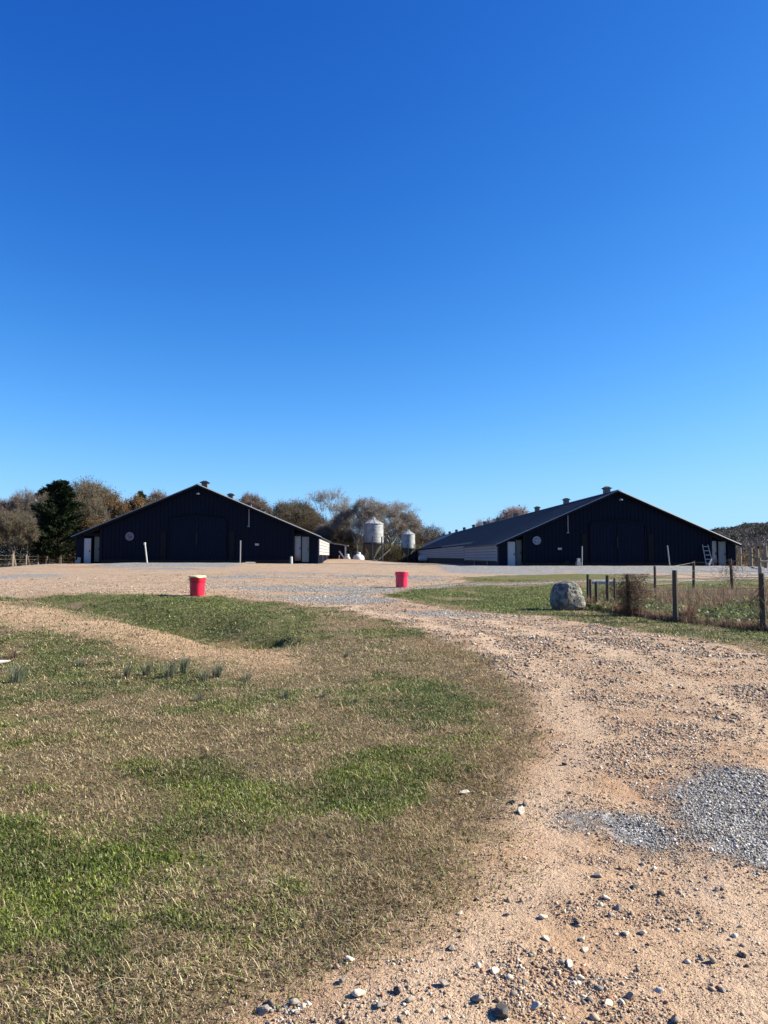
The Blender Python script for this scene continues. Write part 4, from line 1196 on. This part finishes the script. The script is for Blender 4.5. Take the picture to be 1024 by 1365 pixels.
def make_tree_meshes(kind, seed, height, spread, levels=5, trunk_h=.22, leaf=2500, leaf_cols=((.12,.07,.03),(.28,.17,.08)), twig_col=(.16,.12,.09), twig_n=9,
                     bk=None, up=.35, r0=.26, leafsize=.13, twig_len=.7, kids=3, bare_w=.022, lop=(0,0)):
    rs = random.Random(seed); limbs = []; ends = []
    def grow(p, d, L, r, lev):
        nseg = 3; q = p
        for i in range(nseg):
            d = (d + Vector((rs.gauss(0, .16), rs.gauss(0, .16), rs.gauss(0, .10) + (.06*up if lev > 0 else .05)))).normalized()
            q2 = q + d*(L/nseg); ra = r*(1-.22*i); rb = r*(1-.22*(i+1))
            limbs.append((q[:], q2[:], ra, rb)); q = q2
            if lev >= 2 and i < 2 and rs.random() < .75: ends.append((q.copy(), d.copy(), lev))
        if lev >= levels:
            ends.append((q, d, lev)); return
        n = kids + (1 if rs.random() < .35 else 0)
        a0 = rs.uniform(0, 6.28)
        for k in range(n):
            a_ = a0 + 2*math.pi*k/n + rs.uniform(-.5, .5)
            spread_a = rs.uniform(.35, .95)*spread
            s = d.orthogonal().normalized(); s = Matrix.Rotation(a_, 3, d) @ s
            nd = (d*math.cos(spread_a) + s*math.sin(spread_a) + Vector((lop[0], lop[1], up))*.35).normalized()
            grow(q, nd, L*rs.uniform(.62, .86), r*.34*rs.uniform(1.3, 1.75), lev+1)
    grow(Vector((0, 0, -.3)), Vector((rs.gauss(0, .06), rs.gauss(0, .06), 1)).normalized(), trunk_h*10, r0, 0)
    # twigs as thin two-sided slivers
    rg = np.random.default_rng(seed)
    E = np.array([[*p, *d] for p, d, l in ends])
    T = np.repeat(E, twig_n, 0); nT = len(T)
    dirs = T[:, 3:] *.7 + rg.normal(0, .65, (nT, 3)); dirs /= np.linalg.norm(dirs, axis=1, keepdims=True)
    Lr = rg.uniform(.4, 1.2, nT)*twig_len
    A0 = T[:, :3]; A1 = A0 + dirs*Lr[:, None]
    side = np.cross(dirs, rg.normal(0, 1, (nT, 3))); side /= np.linalg.norm(side, axis=1, keepdims=True)
    wv = bare_w*rg.uniform(.6, 1.4, nT)[:, None]
    tw = np.stack([A0 - side*wv*.5, A0 + side*wv*.5, A1], 1)
    # second order twigs
    q = rg.integers(0, nT, nT); t_ = rg.uniform(.3, .95, nT)[:, None]
    B0 = A0[q] + dirs[q]*Lr[q][:, None]*t_; bd = dirs[q]*.6 + rg.normal(0, .6, (nT, 3)); bd /= np.linalg.norm(bd, axis=1, keepdims=True)
    B1 = B0 + bd*(Lr*.55)[:, None]; sd2 = np.cross(bd, rg.normal(0, 1, (nT, 3))); sd2 /= np.linalg.norm(sd2, axis=1, keepdims=True)
    tw2 = np.stack([B0 - sd2*wv*.4, B0 + sd2*wv*.4, B1], 1)
    TV = np.concatenate([tw, tw2]).reshape(-1, 3); nt = nT*2
    tc = np.array(twig_col)*rg.uniform(.6, 1.45, (nt, 1)); tc = np.repeat(tc, 3, 0)
    # leaves: small bent quads near twig tips, bunched
    if leaf:
        bias = rg.random(len(E))**2.2; pr = bias/bias.sum()
        li = rg.choice(nT, leaf, p=np.repeat(pr, twig_n)/twig_n)
        t_ = rg.uniform(.1, 1.1, leaf)[:, None]
        C = A0[li] + dirs[li]*Lr[li][:, None]*t_ + rg.normal(0, .12, (leaf, 3))
        n1 = rg.normal(0, 1, (leaf, 3)); n1 /= np.linalg.norm(n1, axis=1, keepdims=True)
        n2 = np.cross(n1, rg.normal(0, 1, (leaf, 3))); n2 /= np.linalg.norm(n2, axis=1, keepdims=True)
        s_ = leafsize*rg.uniform(.5, 1.3, (leaf, 1))
        LV = np.stack([C - n1*s_, C + n2*s_*.55, C + n1*s_, C - n2*s_*.55], 1).reshape(-1, 3)
        qq = rg.random((leaf, 1)); lc = np.array(leaf_cols[0])*(1-qq) + np.array(leaf_cols[1])*qq
        V = np.concatenate([TV, LV]); cols = np.concatenate([tc, np.repeat(lc, 4, 0)])
        lp = np.concatenate([np.arange(nt*3), nt*3 + np.arange(leaf*4)]); sz = np.concatenate([np.full(nt, 3), np.full(leaf, 4)])
    else:
        V, cols, lp, sz = TV, tc, np.arange(nt*3), np.full(nt, 3)
    LV2, ll, ls = tube_np(limbs)
    k = height/np.percentile(V[:, 2], 99.6)
    me_c = np_mesh("crown", V*k, lp, sz, leaf_m, cols)
    me_t = np_mesh("trunk", LV2*k, ll, ls, bk or bark, smooth=True)
    wd = np.percentile(V[:, 0]*k, 98) - np.percentile(V[:, 0]*k, 2)
    return me_t, me_c, wd
def cedar_meshes(seed, height, width, n=15000, c0=(.012, .022, .010), c1=(.035, .055, .022)):
    rg = np.random.default_rng(seed)
    lb = [((0, 0, -.3), (.1, 0, height*.5), .28, .18), ((.1, 0, height*.5), (0, .1, height*.97), .18, .03)]
    nb = 150; zc = height*(.07 + .9*rg.random(nb)**.9); an = rg.uniform(0, 6.28, nb)
    env = lambda z: width*.5*np.clip((1-(z/height)**1.6)**.7*1.05, .08, 1)*(.80+.20*np.sin(z*1.9+seed))
    RL = env(zc)*rg.uniform(.65, 1.18, nb)
    for z, a_, r_ in zip(zc, an, RL):
        lb.append(((0, 0, z), (r_*.9*math.cos(a_), r_*.9*math.sin(a_), z + r_*.45), .05, .012))
    bi = rg.integers(0, nb, n); t_ = rg.random(n)**.55
    C = np.stack([RL[bi]*t_*np.cos(an[bi]), RL[bi]*t_*np.sin(an[bi]), zc[bi] + RL[bi]*.45*t_], 1) + rg.normal(0, .24, (n, 3))*(1.25-t_)[:, None]
    d = np.stack([np.cos(an[bi]), np.sin(an[bi]), .8+0*an[bi]], 1) + rg.normal(0, .5, (n, 3)); d /= np.linalg.norm(d, axis=1, keepdims=True)
    sd_ = np.cross(d, rg.normal(0, 1, (n, 3))); sd_ /= np.linalg.norm(sd_, axis=1, keepdims=True)
    L = rg.uniform(.15, .42, (n, 1)); W = rg.uniform(.04, .10, (n, 1))
    V = np.stack([C - sd_*W, C + sd_*W, C + d*L], 1).reshape(-1, 3)
    q = rg.random((n, 1)); cols = np.repeat(np.array(c0)*(1-q) + np.array(c1)*q, 3, 0)
    me_c = np_mesh("crown", V, np.arange(n*3), np.full(n, 3), leaf_m, cols)
    LV, ll, ls = tube_np(lb)
    return np_mesh("trunk", LV, ll, ls, bark_dark, smooth=True), me_c, width

PR = {
 'brown':  make_tree_meshes('b', 3, 10, .95, 5, .20, 6000, ((.085, .072, .032), (.24, .20, .095)), (.22, .185, .14), 14, up=.3, twig_len=.8, leafsize=.085, bk=bark),
 'grey':   make_tree_meshes('g', 5, 10, .80, 5, .24, 1500, ((.12, .085, .055), (.22, .17, .12)), (.25, .21, .18), 17, leafsize=.08, up=.45, twig_len=.9),
 'ochre':  make_tree_meshes('o', 8, 10, 1.0, 5, .18, 12000, ((.15, .08, .025), (.36, .22, .075)), (.20, .145, .10), 12, up=.25, leafsize=.09),
 'bare':   make_tree_meshes('n', 13, 10, .62, 4, .34, 0, ((0,0,0),(0,0,0)), (.36, .32, .28), 7, bk=bark_pale, up=.55, r0=.17, twig_len=.8, bare_w=.026),
 'oak':    make_tree_meshes('k', 21, 10, .92, 5, .26, 1800, ((.11, .08, .05), (.23, .17, .10)), (.33, .29, .25), 11, leafsize=.085, bk=bark_pale, up=.28, r0=.3, lop=(.10, 0)),
 'rusty':  make_tree_meshes('r', 34, 10, .75, 5, .22, 3600, ((.13, .08, .05), (.27, .18, .12)), (.23, .18, .15), 13, up=.4, leafsize=.085),
 'pink':   make_tree_meshes('p', 55, 10, .9, 5, .22, 1200, ((.26, .16, .13), (.40, .28, .24)), (.36, .28, .25), 9, up=.4, bare_w=.03, bk=bark_pale),
}
CED = cedar_meshes(2, 11.0, 7.0, 22000)
CED2 = cedar_meshes(9, 11.0, 6.0, 15000, (.022, .036, .012), (.06, .085, .028))
def plant_tree(name, px, ytop, D, proto, label, width=None, seed=0, group=None):
    X = (px-512)/FPX*D; z = h1(X, D)
    top = at(px, ytop, D).z - z
    me_t, me_c, wd = proto
    base_h = 11.0 if proto in (CED, CED2) else 10.0
    k = top/base_h; kw = k if width is None else (width/FPX*D)/wd
    r = empty(name, (X, D, z), seed*1.3, label, "tree", group); r.scale = (kw, kw, k)
    for nm, me in (("trunk", me_t), ("crown", me_c)): np_obj(nm, me, r)
    return r
WL, WR = "trees at the edge of the woods left of the left barn", "trees standing behind and between the barns"
LT = [
 ('hardwood_tree', -22, 660, 92, 'brown', "brown leaved tree at the far left edge, leftmost of the woods", 62),
 ('hardwood_tree', 6, 668, 84, 'rusty', "low reddish brown tree in front of the woods' left end", 52),
 ('hardwood_tree', 26, 661, 96, 'grey', "thin grey twigged tree with sky showing through its top, left of the dark cedar", 46),
 ('hardwood_tree', 47, 668, 80, 'brown', "brown tree directly left of the dark cedar", 44),
 ('hardwood_tree', 40, 656, 86, 'grey', "grey twiggy tree rising just before the dark cedar's left side", 40),
 ('cedar_tree', 80, 641, 76, CED, "big dark evergreen cedar, darkest tree left of the left barn", 96),
 ('hardwood_tree', 112, 652, 104, 'grey', "grey brown bare crowned tree just right of the dark cedar", 50),
 ('hardwood_tree', 103, 649, 80, 'brown', "olive brown tree crowding the dark cedar's right side, low to the ground", 52),
 ('hardwood_tree', 60, 653, 82, 'brown', "olive brown tree filling the gap directly left of the biggest dark cedar", 54),
 ('hardwood_tree', 22, 680, 70, 'brown', "low olive brown tree over the leftmost posts of the paddock fence", 56),
 ('hardwood_tree', 138, 641, 100, 'brown', "tallest broad brown tree behind the left barn's left corner", 76),
 ('hardwood_tree', 126, 690, 80, 'ochre', "low ochre brown tree behind the left barn's white entry door", 60),
 ('hardwood_tree', 163, 660, 96, 'ochre', "golden ochre leaved tree rising over the left barn's left roof slope", 64),
 ('cedar_tree', 186, 655, 118, CED2, "green evergreen tree seen over the left roof slope of the left barn", 42),
 ('hardwood_tree', 204, 657, 122, 'rusty', "small rusty tree right of the green evergreen, over the left barn's roof", 40),
 ('hardwood_tree', 222, 657, 124, 'brown', "brown tree just left of the left barn's ridge", 40),
 ('cedar_tree', 58, 650, 90, CED, "second dark evergreen cedar, overlapping the big cedar's left side", 64),
]
for i, (nm, px, yt, D, pr, lb, w) in enumerate(LT):
    plant_tree(nm, px, yt, D, PR[pr] if isinstance(pr, str) else pr, lb, w, i+1, WL)
RT = [
 ('hardwood_tree', 338, 659, 222, 'rusty', "reddish brown round topped tree over the left barn's right roof slope", 48),
 ('hardwood_tree', 366, 674, 225, 'grey', "low grey tree between the reddish tree and the wide brown tree", 44),
 ('hardwood_tree', 393, 666, 214, 'brown', "wide dense brown tree behind the left barn's right roof slope", 66),
 ('hardwood_tree', 415, 671, 228, 'brown', "brown tree crowding the right side of the wide brown tree", 54),
 ('bare_tree', 437, 650, 220, 'bare', "tall bare pale tree standing above the others, left of the silos", 44),
 ('bare_tree', 460, 667, 200, 'bare', "slender bare tree right beside the tallest bare tree", 30),
 ('hardwood_tree', 418, 697, 214, 'rusty', "low reddish tree filling the gap above the lean-to shed", 60),
 ('hardwood_tree', 447, 692, 190, 'grey', "low grey brown tree behind the lean-to shed", 48),
 ('hardwood_tree', 476, 664, 178, 'oak', "tall grey brown tree just left of the taller silo", 44),
 ('hardwood_tree', 499, 675, 185, 'bare', "pale bare tree rising right behind the taller silo", 44),
 ('bare_tree', 532, 667, 182, 'bare', "pale bare tree whose twigs top the spreading oak between the silos", 46),
 ('hardwood_tree', 519, 670, 172, 'oak', "big spreading pale limbed oak between the two silos", 64),
 ('hardwood_tree', 541, 688, 196, 'oak', "smaller tree behind the smaller silo, right of the spreading oak", 26),
 ('hardwood_tree', 562, 716, 228, 'rusty', "small far rusty tree at the end of the right barn's roof", 16),
 ('bare_tree', 683, 676, 226, 'pink', "bare pinkish tree top showing above the right barn's ridge", 50),
 ('hardwood_tree', 655, 691, 232, 'pink', "low bare tree left of the pinkish one, just over the right barn's ridge", 36),
]
for i, (nm, px, yt, D, pr, lb, w) in enumerate(RT):
    plant_tree(nm, px, yt, D, PR[pr], lb, w, i+3, WR)

# thickets: dense brush at the foot of the woods
def thicket(name, path, hgt, depth, n, cols, label, wbl=.05, hvar=.5, leafw=.6):
    """path: list of (x, y); brush of twigs and dry leaves, countless stems"""
    P = np.array(path, float); seg = np.hypot(*(P[1:]-P[:-1]).T); cs = np.concatenate([[0], np.cumsum(seg)])
    u = rng.random(n)*cs[-1]; x = np.interp(u, cs, P[:, 0]); y = np.interp(u, cs, P[:, 1]) + rng.normal(0, depth, n); x = x + rng.normal(0, depth*.4, n)
    top = hgt*(1-hvar + 2*hvar*fbm(x, y, .16, 131, 4))
    zz = rng.random(n)**.8*top; z = H(x, y, False) + zz
    C = np.stack([x, y, z], 1)
    d = rng.normal(0, .55, (n, 3)) + np.array([0, 0, .8]); d /= np.linalg.norm(d, axis=1, keepdims=True)
    sd_ = np.cross(d, rng.normal(0, 1, (n, 3))); sd_ /= np.linalg.norm(sd_, axis=1, keepdims=True)
    tw = rng.random(n) > leafw
    L = np.where(tw, rng.uniform(.5, 1.6, n), rng.uniform(.08, .2, n)*1.4)[:, None]; W = np.where(tw, wbl*.35, rng.uniform(.04, .12, n))[:, None]
    V = np.stack([C - sd_*W, C + sd_*W, C + d*L], 1).reshape(-1, 3)
    ci = rng.integers(0, len(cols), n); c = np.array(cols)[ci]*rng.uniform(.5, 1.35, (n, 1))
    o = np_obj(name, np_mesh(name, V, np.arange(n*3), np.full(n, 3), leaf_m, np.repeat(c, 3, 0)))
    tag(o, label, "brush", kind="stuff"); return o
BRD = ((.05, .034, .02), (.10, .066, .04), (.035, .03, .016), (.14, .10, .06), (.03, .035, .014))
BR = ((.10, .065, .04), (.16, .10, .06), (.20, .14, .09), (.06, .045, .025), (.05, .055, .022))
thicket("brush", [(-78, 80), (-52, 86), (-40, 92), (-31, 96)], 5.6, 3.0, 130000, BRD, "dense brown underbrush under the woods left of the left barn")
thicket("brush", [(-48, 104), (-36, 112), (-29, 120)], 6.5, 3, 40000, BR, "deep shaded underbrush behind the left barn's left corner")
thicket("brush", [(-36, 214), (-20, 206), (-8, 192), (0, 184), (10, 182), (14, 188)], 7.5, 4, 110000, BR, "brown underbrush filling the woods between the two barns")
thicket("brush", [(-40, 211), (-22, 209), (-9, 209)], 11.5, 4, 100000, BR, "thick brown undergrowth showing over the left barn's lower right roof")
thicket("brush", [(-4, 158), (1, 156), (5, 158), (8, 162)], 3.2, 3, 26000, ((.07, .08, .03), (.14, .12, .06), (.20, .15, .09)), "low olive brush at the feet of the silos", hvar=.7)
thicket("brush", [(36, 70), (46, 78), (62, 96), (92, 124)], .85, 4, 60000, ((.22, .15, .09), (.16, .10, .065), (.30, .22, .13), (.10, .085, .04)), "tan winter brush beyond the corral fence on the right", hvar=.6)
thicket("brush", [(60, 150), (100, 190), (170, 260)], 1.6, 12, 50000, ((.14, .105, .08), (.10, .08, .06), (.18, .14, .10)), "grey brown scrub on the far slope right of the right barn", wbl=.16, hvar=.6)

# ================================================================== FAR HILL AND ITS WOODS
def hill_h(x, y):
    az = np.degrees(np.arctan2(x, y)); 
    e_ = np.interp(az, [10, 22.5, 24.3, 24.9, 25.4, 26.0, 27.5, 30, 36, 45, 60], [.012, .026, .0325, .0335, .034, .0385, .0395, .041, .040, .03, .01])
    rr = np.hypot(x, y)
    return np.interp(rr, [380, 520, 900, 1300, 1700], [0, .20, 1, .95, .2])*(900*e_ - 3) 
hx = np.linspace(120, 1300, 110); hy = np.linspace(200, 1500, 110)
HX, HY = np.meshgrid(hx, hy); HZ = hill_h(HX, HY) - 1.5 + 3*(fbm(HX, HY, .008, 141, 3)-.5)
i2 = (np.arange(109)[:, None]*110 + np.arange(109)[None, :]).ravel()
hill_m = simple("hillside_soil", (.11, .095, .075), .95, .3, .05, 0)
me = np_mesh("hills", np.stack([HX.ravel(), HY.ravel(), HZ.ravel()], 1), np.stack([i2, i2+1, i2+111, i2+110], 1).ravel(), np.full(len(i2), 4), hill_m, smooth=True)
tag(np_obj("hills", me), kind="structure")
def far_woods():
    n = 5200
    az = np.radians(rng.uniform(20.5, 36, n)); rr = 420 + 560*rng.random(n)**.75
    ridge = rng.random(n) < .28; rr = np.where(ridge, rng.uniform(860, 960, n), rr)
    x = rr*np.sin(az); y = rr*np.cos(az); z = hill_h(x, y) - 1.5
    ev = (fbm(x, y, .012, 151, 3) + .16*ridge) > .60
    hh = np.where(ev, rng.uniform(6, 10, n), rng.uniform(5, 9, n))
    m = 46
    # every crown is a cloud of small tilted faces
    dd = rng.normal(0, 1, (n, m, 3)); dd /= np.linalg.norm(dd, axis=2, keepdims=True); dd *= rng.random((n, m, 1))**.4
    C = np.stack([x, y, z], 1)[:, None] + dd*np.stack([hh*.42, hh*.42, hh*.5], 1)[:, None] + np.stack([0*hh, 0*hh, hh*.5], 1)[:, None]
    C = C.reshape(-1, 3); N = len(C)
    a_ = rng.normal(0, 1, (N, 3)); a_ /= np.linalg.norm(a_, axis=1, keepdims=True); b_ = np.cross(a_, rng.normal(0, 1, (N, 3))); b_ /= np.linalg.norm(b_, axis=1, keepdims=True)
    s_ = rng.uniform(.5, 1.2, (N, 1))
    V = np.stack([C - a_*s_, C + b_*s_*.6, C + a_*s_, C - b_*s_*.6], 1).reshape(-1, 3)
    base = np.where(ev[:, None], np.array([.06, .068, .055]), np.array([.135, .118, .115]))*rng.uniform(.65, 1.3, (n, 1))
    c = np.repeat(base, m*4, 0)
    o = np_obj("hillside_woods", np_mesh("hillside_woods", V, np.arange(N*4), np.full(N, 4), leaf_m, c))
    tag(o, "bare grey and evergreen woods covering the distant hill at the right", "woods", kind="stuff")
far_woods()
plant_tree('hardwood_tree', 975, 701.5, 880, CED2, "lone tree standing up from the crest of the distant hill", 5, 1)
for o_ in [COL.objects[-3]]: pass
lone = [o for o in COL.objects if o.get("label", "").startswith("lone tree")][0]
lx, ly = lone.location.x, lone.location.y; lz = float(hill_h(np.array([lx]), np.array([ly]))[0]) - 1.5
lone.location.z = lz; lone.scale = (.8, .8, (at(975, 702, ly).z - lz)/11)

# ================================================================== GRASS TUFTS, WEEDS, VINES
def tuft(px, py, hpx, wpx, label, cols, n=90, name="grass_tuft", cat="grass tuft", group=None, D=None):
    X, Y = gnd(px, py)
    if D: Y = D; X = (px-512)/FPX*D
    hh = hpx/FPX*Y; ww = wpx/FPX*Y/2
    z0 = h1(X, Y)
    a_ = rng.uniform(0, 6.28, n); rad = ww*.35*rng.random(n)**.5
    x = rad*np.cos(a_); y = rad*np.sin(a_)
    L = hh*rng.uniform(.5, 1.15, n); out = rng.uniform(.1, 1.0, n)*min(1.2, ww/hh*.9)
    W = np.full(n, .005)*np.clip(Y/8, .8, 2.2)
    az = a_ + rng.normal(0, .5, n)
    dx, dy = np.cos(az), np.sin(az); sx, sy = -dy, dx
    mid = np.stack([x+dx*L*.5*np.sin(out*.6)-.0, y+dy*L*.5*np.sin(out*.6), L*.55*np.cos(out*.6)], 1)
    tip = mid + np.stack([dx*L*.5*np.sin(out*1.3), dy*L*.5*np.sin(out*1.3), L*.5*np.cos(out*1.3)], 1)
    tip[:, 0] += L*.16
    S = np.stack([sx, sy, 0*sx], 1)*(W/2)[:, None]; b0 = np.stack([x, y, 0*x-.02], 1)
    V = np.stack([b0-S, b0+S, mid+S*.8, mid-S*.8, tip], 1).reshape(-1, 3)
    b = np.arange(n)*5; lp = np.stack([b, b+1, b+2, b+3, b+3, b+2, b+4], 1).ravel(); sz = np.tile([4, 3], n)
    ci = rng.integers(0, len(cols), n); c = np.array(cols)[ci]*rng.uniform(.7, 1.25, (n, 1))
    o = np_obj(name, np_mesh(name, V, lp, sz, green_m, np.repeat(c, 5, 0)))
    o.location = (X, Y, z0); tag(o, label, cat, group); return o
TC = ((.17, .21, .14), (.12, .17, .10), (.28, .28, .18), (.38, .33, .21))
TG = "grey green grass tufts on the lawn"
TL = [(22, 912, 30, 52, "largest grey green grass tuft, at the lawn's left edge"),
      (108, 892, 12, 26, "small grey green tuft between the largest tuft and the row of tufts"),
      (170, 906, 20, 24, "leftmost tuft of the row of grey green tufts on the lawn"),
      (196, 902, 18, 28, "second tuft from the left in the row of grey green tufts"),
      (226, 905, 22, 34, "full tuft in the left half of the row of grey green tufts"),
      (246, 900, 24, 26, "tallest upright tuft in the middle of the row of tufts"),
      (272, 910, 18, 30, "low tuft in the right half of the row, below its tallest tuft"),
      (290, 905, 22, 36, "broad leaning tuft in the right half of the row of tufts"),
      (328, 908, 14, 34, "rightmost tuft of the row of grey green tufts"),
      (264, 935, 12, 30, "lone low tuft on the lawn just in front of the row of tufts"),
      (380, 930, 12, 24, "lone small tuft right of the row, nearer the green patches"),
      (430, 930, 10, 16, "smaller of two bluish tufts at the middle of the lawn"),
      (474, 936, 9, 14, "right one of two bluish tufts at the middle of the lawn"),
      (462, 876, 8, 16, "small bluish tuft farther off near the bend of the dirt road")]
for (px, py, hp, wp, lb) in TL: tuft(px, py, hp, wp, lb, TC, 130 if hp > 15 else 80, group=TG)
tuft(398, 850, 9, 22, "dark leafy sprig on the far bank right of the washed out hole", ((.05, .05, .03), (.3, .28, .2)), 40)
tuft(22, 845, 12, 40, "low tangle of dead stems beside the flat white rock", ((.35, .22, .13), (.12, .07, .05)), 80, "dead_weed", "weed", D=11.9)

# weeds in the garden (countless stems)
def garden_weeds():
    n = 60000
    x = rng.uniform(5.9, 26, n); y = rng.uniform(15.2, 31, n)
    gm = inside(GARDEN, x, y, .3)
    # lane between the two fences: keep behind the front fence line
    fy = np.interp(x, [5.5, 6.7, 7.4, 8.6, 9.8, 26], [24, 20.45, 19.1, 17.1, 15.4, 15])
    back = sstep(1, 0, (y-30))
    tall = fbm(x, y, .55, 161, 3); br_ = sstep(8.5, 10.5, x)*sstep(22, 25, y)
    near = np.exp(-((y-fy-.25)/.35)**2)
    row2 = np.exp(-((y-26.5)/1.8)**2)*sstep(8, 10, x); p = np.clip(sstep(.45, .62, tall)*.35 + near*.95 + br_*.5 + row2*.7, .0, 1)*(y > fy+.05)*back*gm
    k = rng.random(n) < p; x, y, tall, near, br_ = x[k], y[k], tall[k], near[k], br_[k]; n = len(x)
    L = (rng.uniform(.08, .30, n)*(1+.9*br_)*(1-.1*near))
    col = np.array([.42, .29, .19])*rng.uniform(.5, 1.3, (n, 1)); q = rng.random((n, 1))
    col = np.where(q < .25, np.array([.20, .105, .075]), col); col = np.where(q > .85, np.array([.50, .40, .27]), col)
    V, lp, sz, cc = blades(x, y, y, L, rng.uniform(.006, .014, n), rng.uniform(0, .55, n), col, 0, bend=1.0)
    o = np_obj("garden_weeds", np_mesh("garden_weeds", V, lp, sz, straw_m, cc))
    tag(o, "tall pinkish dead weeds growing inside the wire garden fence", "weeds", kind="stuff")
    m_ = 12000; t_ = rng.random(m_); ly_ = np.interp(t_, [0, .25, .45, .75, 1], [22.4, 20.35, 19.0, 17.0, 15.4]); lx_ = np.interp(t_, [0, .25, .45, .75, 1], [6.6, 6.85, 7.45, 8.55, 9.7])
    ly_ = ly_ + np.abs(rng.normal(0, .28, m_)); lx_ = lx_ + rng.normal(0, .1, m_)
    k = rng.random(m_) < np.clip(.25 + 1.3*(fbm(lx_, ly_, 1.6, 181, 3)-.35), .05, 1); lx_, ly_ = lx_[k], ly_[k]; m_ = len(lx_)
    cN = np.array([.46, .32, .21])*rng.uniform(.4, 1.35, (m_, 1)); cN = np.where(rng.random((m_, 1)) < .25, np.array([.20, .10, .07]), cN)
    V2, lp2, sz2, cc2 = blades(lx_, ly_, ly_, rng.uniform(.10, .36, m_), rng.uniform(.005, .012, m_), rng.uniform(0, .8, m_), cN, 0, bend=1.2)
    o = np_obj("fence_weeds", np_mesh("fence_weeds", V2, lp2, sz2, straw_m, cc2))
    tag(o, "tan and reddish dead weeds along the foot of the front garden fence", "weeds", kind="stuff")
    n = 42000
    x = rng.uniform(5.9, 20, n); y = rng.uniform(15.2, 30, n); gm = inside(GARDEN, x, y, .3)
    fy = np.interp(x, [5.5, 6.7, 7.4, 8.6, 9.8, 26], [24, 20.45, 19.1, 17.1, 15.4, 15])
    p = sstep(.40, .55, fbm(x, y, .5, 171, 3))*sstep(27, 24, y)*(y > fy+.15)*gm
    k = rng.random(n) < p; x, y = x[k], y[k]; n = len(x)
    q = rng.random((n, 1)); col = np.array([.06, .09, .02])*(1-q) + np.array([.26, .30, .11])*q
    V, lp, sz, cc = blades(x, y, y, rng.uniform(.06, .15, n), rng.uniform(.04, .09, n), rng.uniform(.6, 1.5, n), col, .03+.15*rng.random(n))
    o = np_obj("leafy_ground_cover", np_mesh("leafy_ground_cover", V, lp, sz, green_m, cc))
    tag(o, "green leafy ground cover between the two garden fences", "ground cover", kind="stuff")
garden_weeds()
def vine(px, D, w, h, n, label, seed):
    X = (px-512)/FPX*D; z0 = h1(X, D); rg = np.random.default_rng(seed)
    segs = []
    for i in range(n):
        p = np.array([rg.normal(0, w*.25), rg.normal(0, .07), rg.random()*h]); p[0] += .35*w*max(0, p[2]/h-.75)*rg.random()*4; d = rg.normal(0, 1, 3)*np.array([1, .3, .9]) 
        for k in range(4):
            d = d/np.linalg.norm(d) + rg.normal(0, .5, 3)*np.array([1, .3, 1]) + np.array([0, 0, -.25]); dn = d/np.linalg.norm(d)
            q = p + dn*rg.uniform(.05, .13); q[2] = np.clip(q[2], .02, h*1.02); q[0] = np.clip(q[0], -w*.95, w*.95)
            segs.append((tuple(p), tuple(q), .0045, .004)); p = q
    V, lp, sz = tube_np(segs, 3)
    c = np.array([.15, .085, .055])*np.repeat(rg.uniform(.5, 1.6, (len(segs), 1)), 6, 0)
    o = np_obj("dead_vine", np_mesh("dead_vine", V, lp, sz, twig_m, c)); o.location = (X, D, z0)
    tag(o, label, "vine"); return o
vine(838, 20.25, .74, 1.12, 620, "thick tangle of dead brown vine smothering the left garden fence post", 1)
vine(1012, 16.9, .28, 1.2, 90, "thin dead vine climbing the right garden fence post at the photo's edge", 2)
vine(974, 31.9, 1.3, 1.3, 200, "brown vine tangle on the leaning post of the back garden fence", 3)
vine(820, 26.5, 1.9, .55, 200, "sprawling dead brambles behind the white board stand", 5)
tuft(786, 812, 16, 24, "reddish dead weed clump between the boulder and the posts", ((.22, .09, .06), (.38, .24, .17), (.12, .05, .04)), 160, "dead_weed", "weed", D=23.0)
tuft(803, 814, 15, 40, "pinkish dead weeds at the feet of the board stand posts", ((.42, .28, .20), (.32, .18, .12)), 220, "dead_weed", "weed", D=22.4)
tuft(822, 819, 20, 34, "tan dead weeds left of the vine covered fence post", ((.42, .30, .20), (.30, .18, .12)), 220, "dead_weed", "weed", D=20.9)
tuft(916, 830, 26, 40, "reddish dead weed clump right of the middle garden fence post", ((.34, .16, .11), (.40, .27, .18), (.18, .08, .06)), 300, "dead_weed", "weed", D=19.1)
